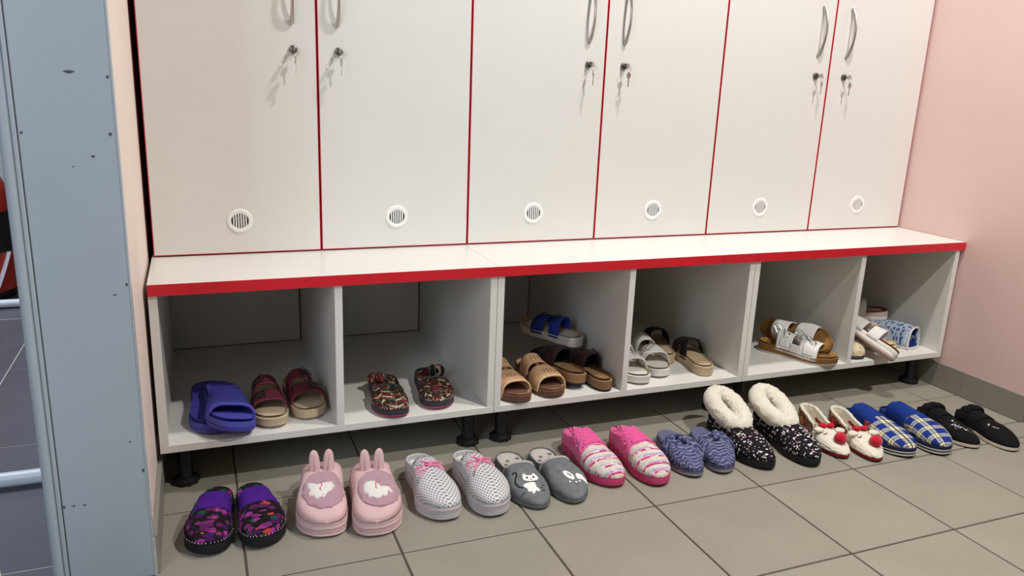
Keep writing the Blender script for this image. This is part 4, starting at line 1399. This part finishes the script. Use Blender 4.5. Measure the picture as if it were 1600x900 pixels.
# fifth compartment: white cork sandals, one lying against the other
CK = dict(solem=('ochre cork', 'white sole'), bedm='ochre footbed', levels=((0, .003, 1), (.14, 0, 1), (.22, 0, 0), (.95, -.001, 0), (1, .002, 0)),
          straps=[(.26, .46, .060, 'white leather', .0), (.56, .80, .052, 'white leather', .0)], L=.248, W=.092, metal='metal', patch=True)
sandal('white sandal with cork footbed lying flat in front of its twin', (1.920, -.008), -60, 1, buckles=[-.3, -.3], link=(.44, .60, .058, 'white leather', -1), **CK)
sandal('white sandal with cork footbed tipped on its side against the divider', (1.952, .040), -70, -1, roll=58, z=Z0 + .044, buckles=[.2, .2], link=(.44, .60, .058, 'white leather', 1), **CK)

# sixth compartment: a jumble of sandals, clogs and one slipper
sB = Shoe('slip_on', 'buff woven slip-on shoe half hidden by the divider', 'shoe', (2.040, .020), -92, L=.24, W=.084, foot=1, z=Z0, group=GC, zt=((0, .012), (1, .010)), toe_cap=(.7, 2.8), spring=.002)
sB.sole(F['charcoal trim'])
sB.insole(F['suede footbed'])
HB = [(.2, .046), (.5, .046), (.8, .038), (1, .034)]
sB.upper('vamp', F['woven buff'], .55, HB, e=.6, k=.98, edge=.06)
sB.quarter('heel_wall', F['woven buff'], .58, [(0, .046), (.3, .040), (.58, .040)], k=.98)
clog('buff clog, heel forward, between the white sandal and the blue slipper', (2.185, .020), 92, 1, Z0, 0, 0, L=.235, W=.088, bed='buff leather', up='buff leather', solem=('buff leather', 'tan sole'), ua=.40, h=.060, strapm='white leather')
sandal('white sandal tipped over the edge of the shelf', (0, 0), 108, -1, ('white sole', 'rosy sole'), 'brown footbed', [(.30, .46, .056, 'white leather', 0), (.54, .78, .050, 'white leather', 0)],
       loc=(2.112, -.046, Z0 + .010), roll=38, pitch=-20, L=.235, W=.080, buckles=[.3, .3], metal='metal', levels=((0, .003, 1), (.2, 0, 1), (.26, .001, 0), (.5, 0, 0), (.56, .001, 1), (.62, 0, 0), (1, .002, 0)))
sandal('rosy soled sandal lying across the top of the pile', (0, 0), 152, 1, ('rosy sole', 'white sole'), 'brown footbed', [(.36, .52, .052, 'white leather', 0), (.60, .80, .046, 'white leather', 0)],
       loc=(2.330, .195, Z0 + .058), roll=-2, pitch=0, L=.235, W=.082, buckles=[.3, .3], metal='metal', levels=((0, .003, 0), (.2, 0, 0), (.26, .001, 1), (.5, 0, 1), (.56, .001, 0), (.62, 0, 0), (1, .002, 0)), zt=((0, .036), (.5, .030), (1, .026)))
sF = Shoe('slipper', 'blue and white floral slipper with its opening forward by the side panel', 'slipper', (0, 0), 106, L=.20, W=.084, foot=1, group=GC, loc=(2.318, .050, Z0), zt=((0, .008), (1, .008)),
          base=((0, .86), (.3, .9), (.6, 1.0), (.85, .95), (1, .9)), spring=.002, heel_cap=(.05, 2))
sF.sole(F['white sole'])
HF = [(0, .064), (.4, .070), (.8, .052), (1, .034)]
sF.upper('upper', F['blue floral'], .06, HF, e=.7, k=1.0, edge=-.0, thick=.004, fuzz=(.0015, 50))
sF.edge_tube('trim', F['white stripe'], .06, HF, .0035, e=.7, k=1.0, fuzz=(.001, 200))
sF.upper('lining', F['navy plush'], .07, [(0, .058), (.4, .064), (.8, .046), (1, .028)], e=.7, k=.93, thick=.001)
sF.insole(F['navy plush'], rise=.002, dish=0)
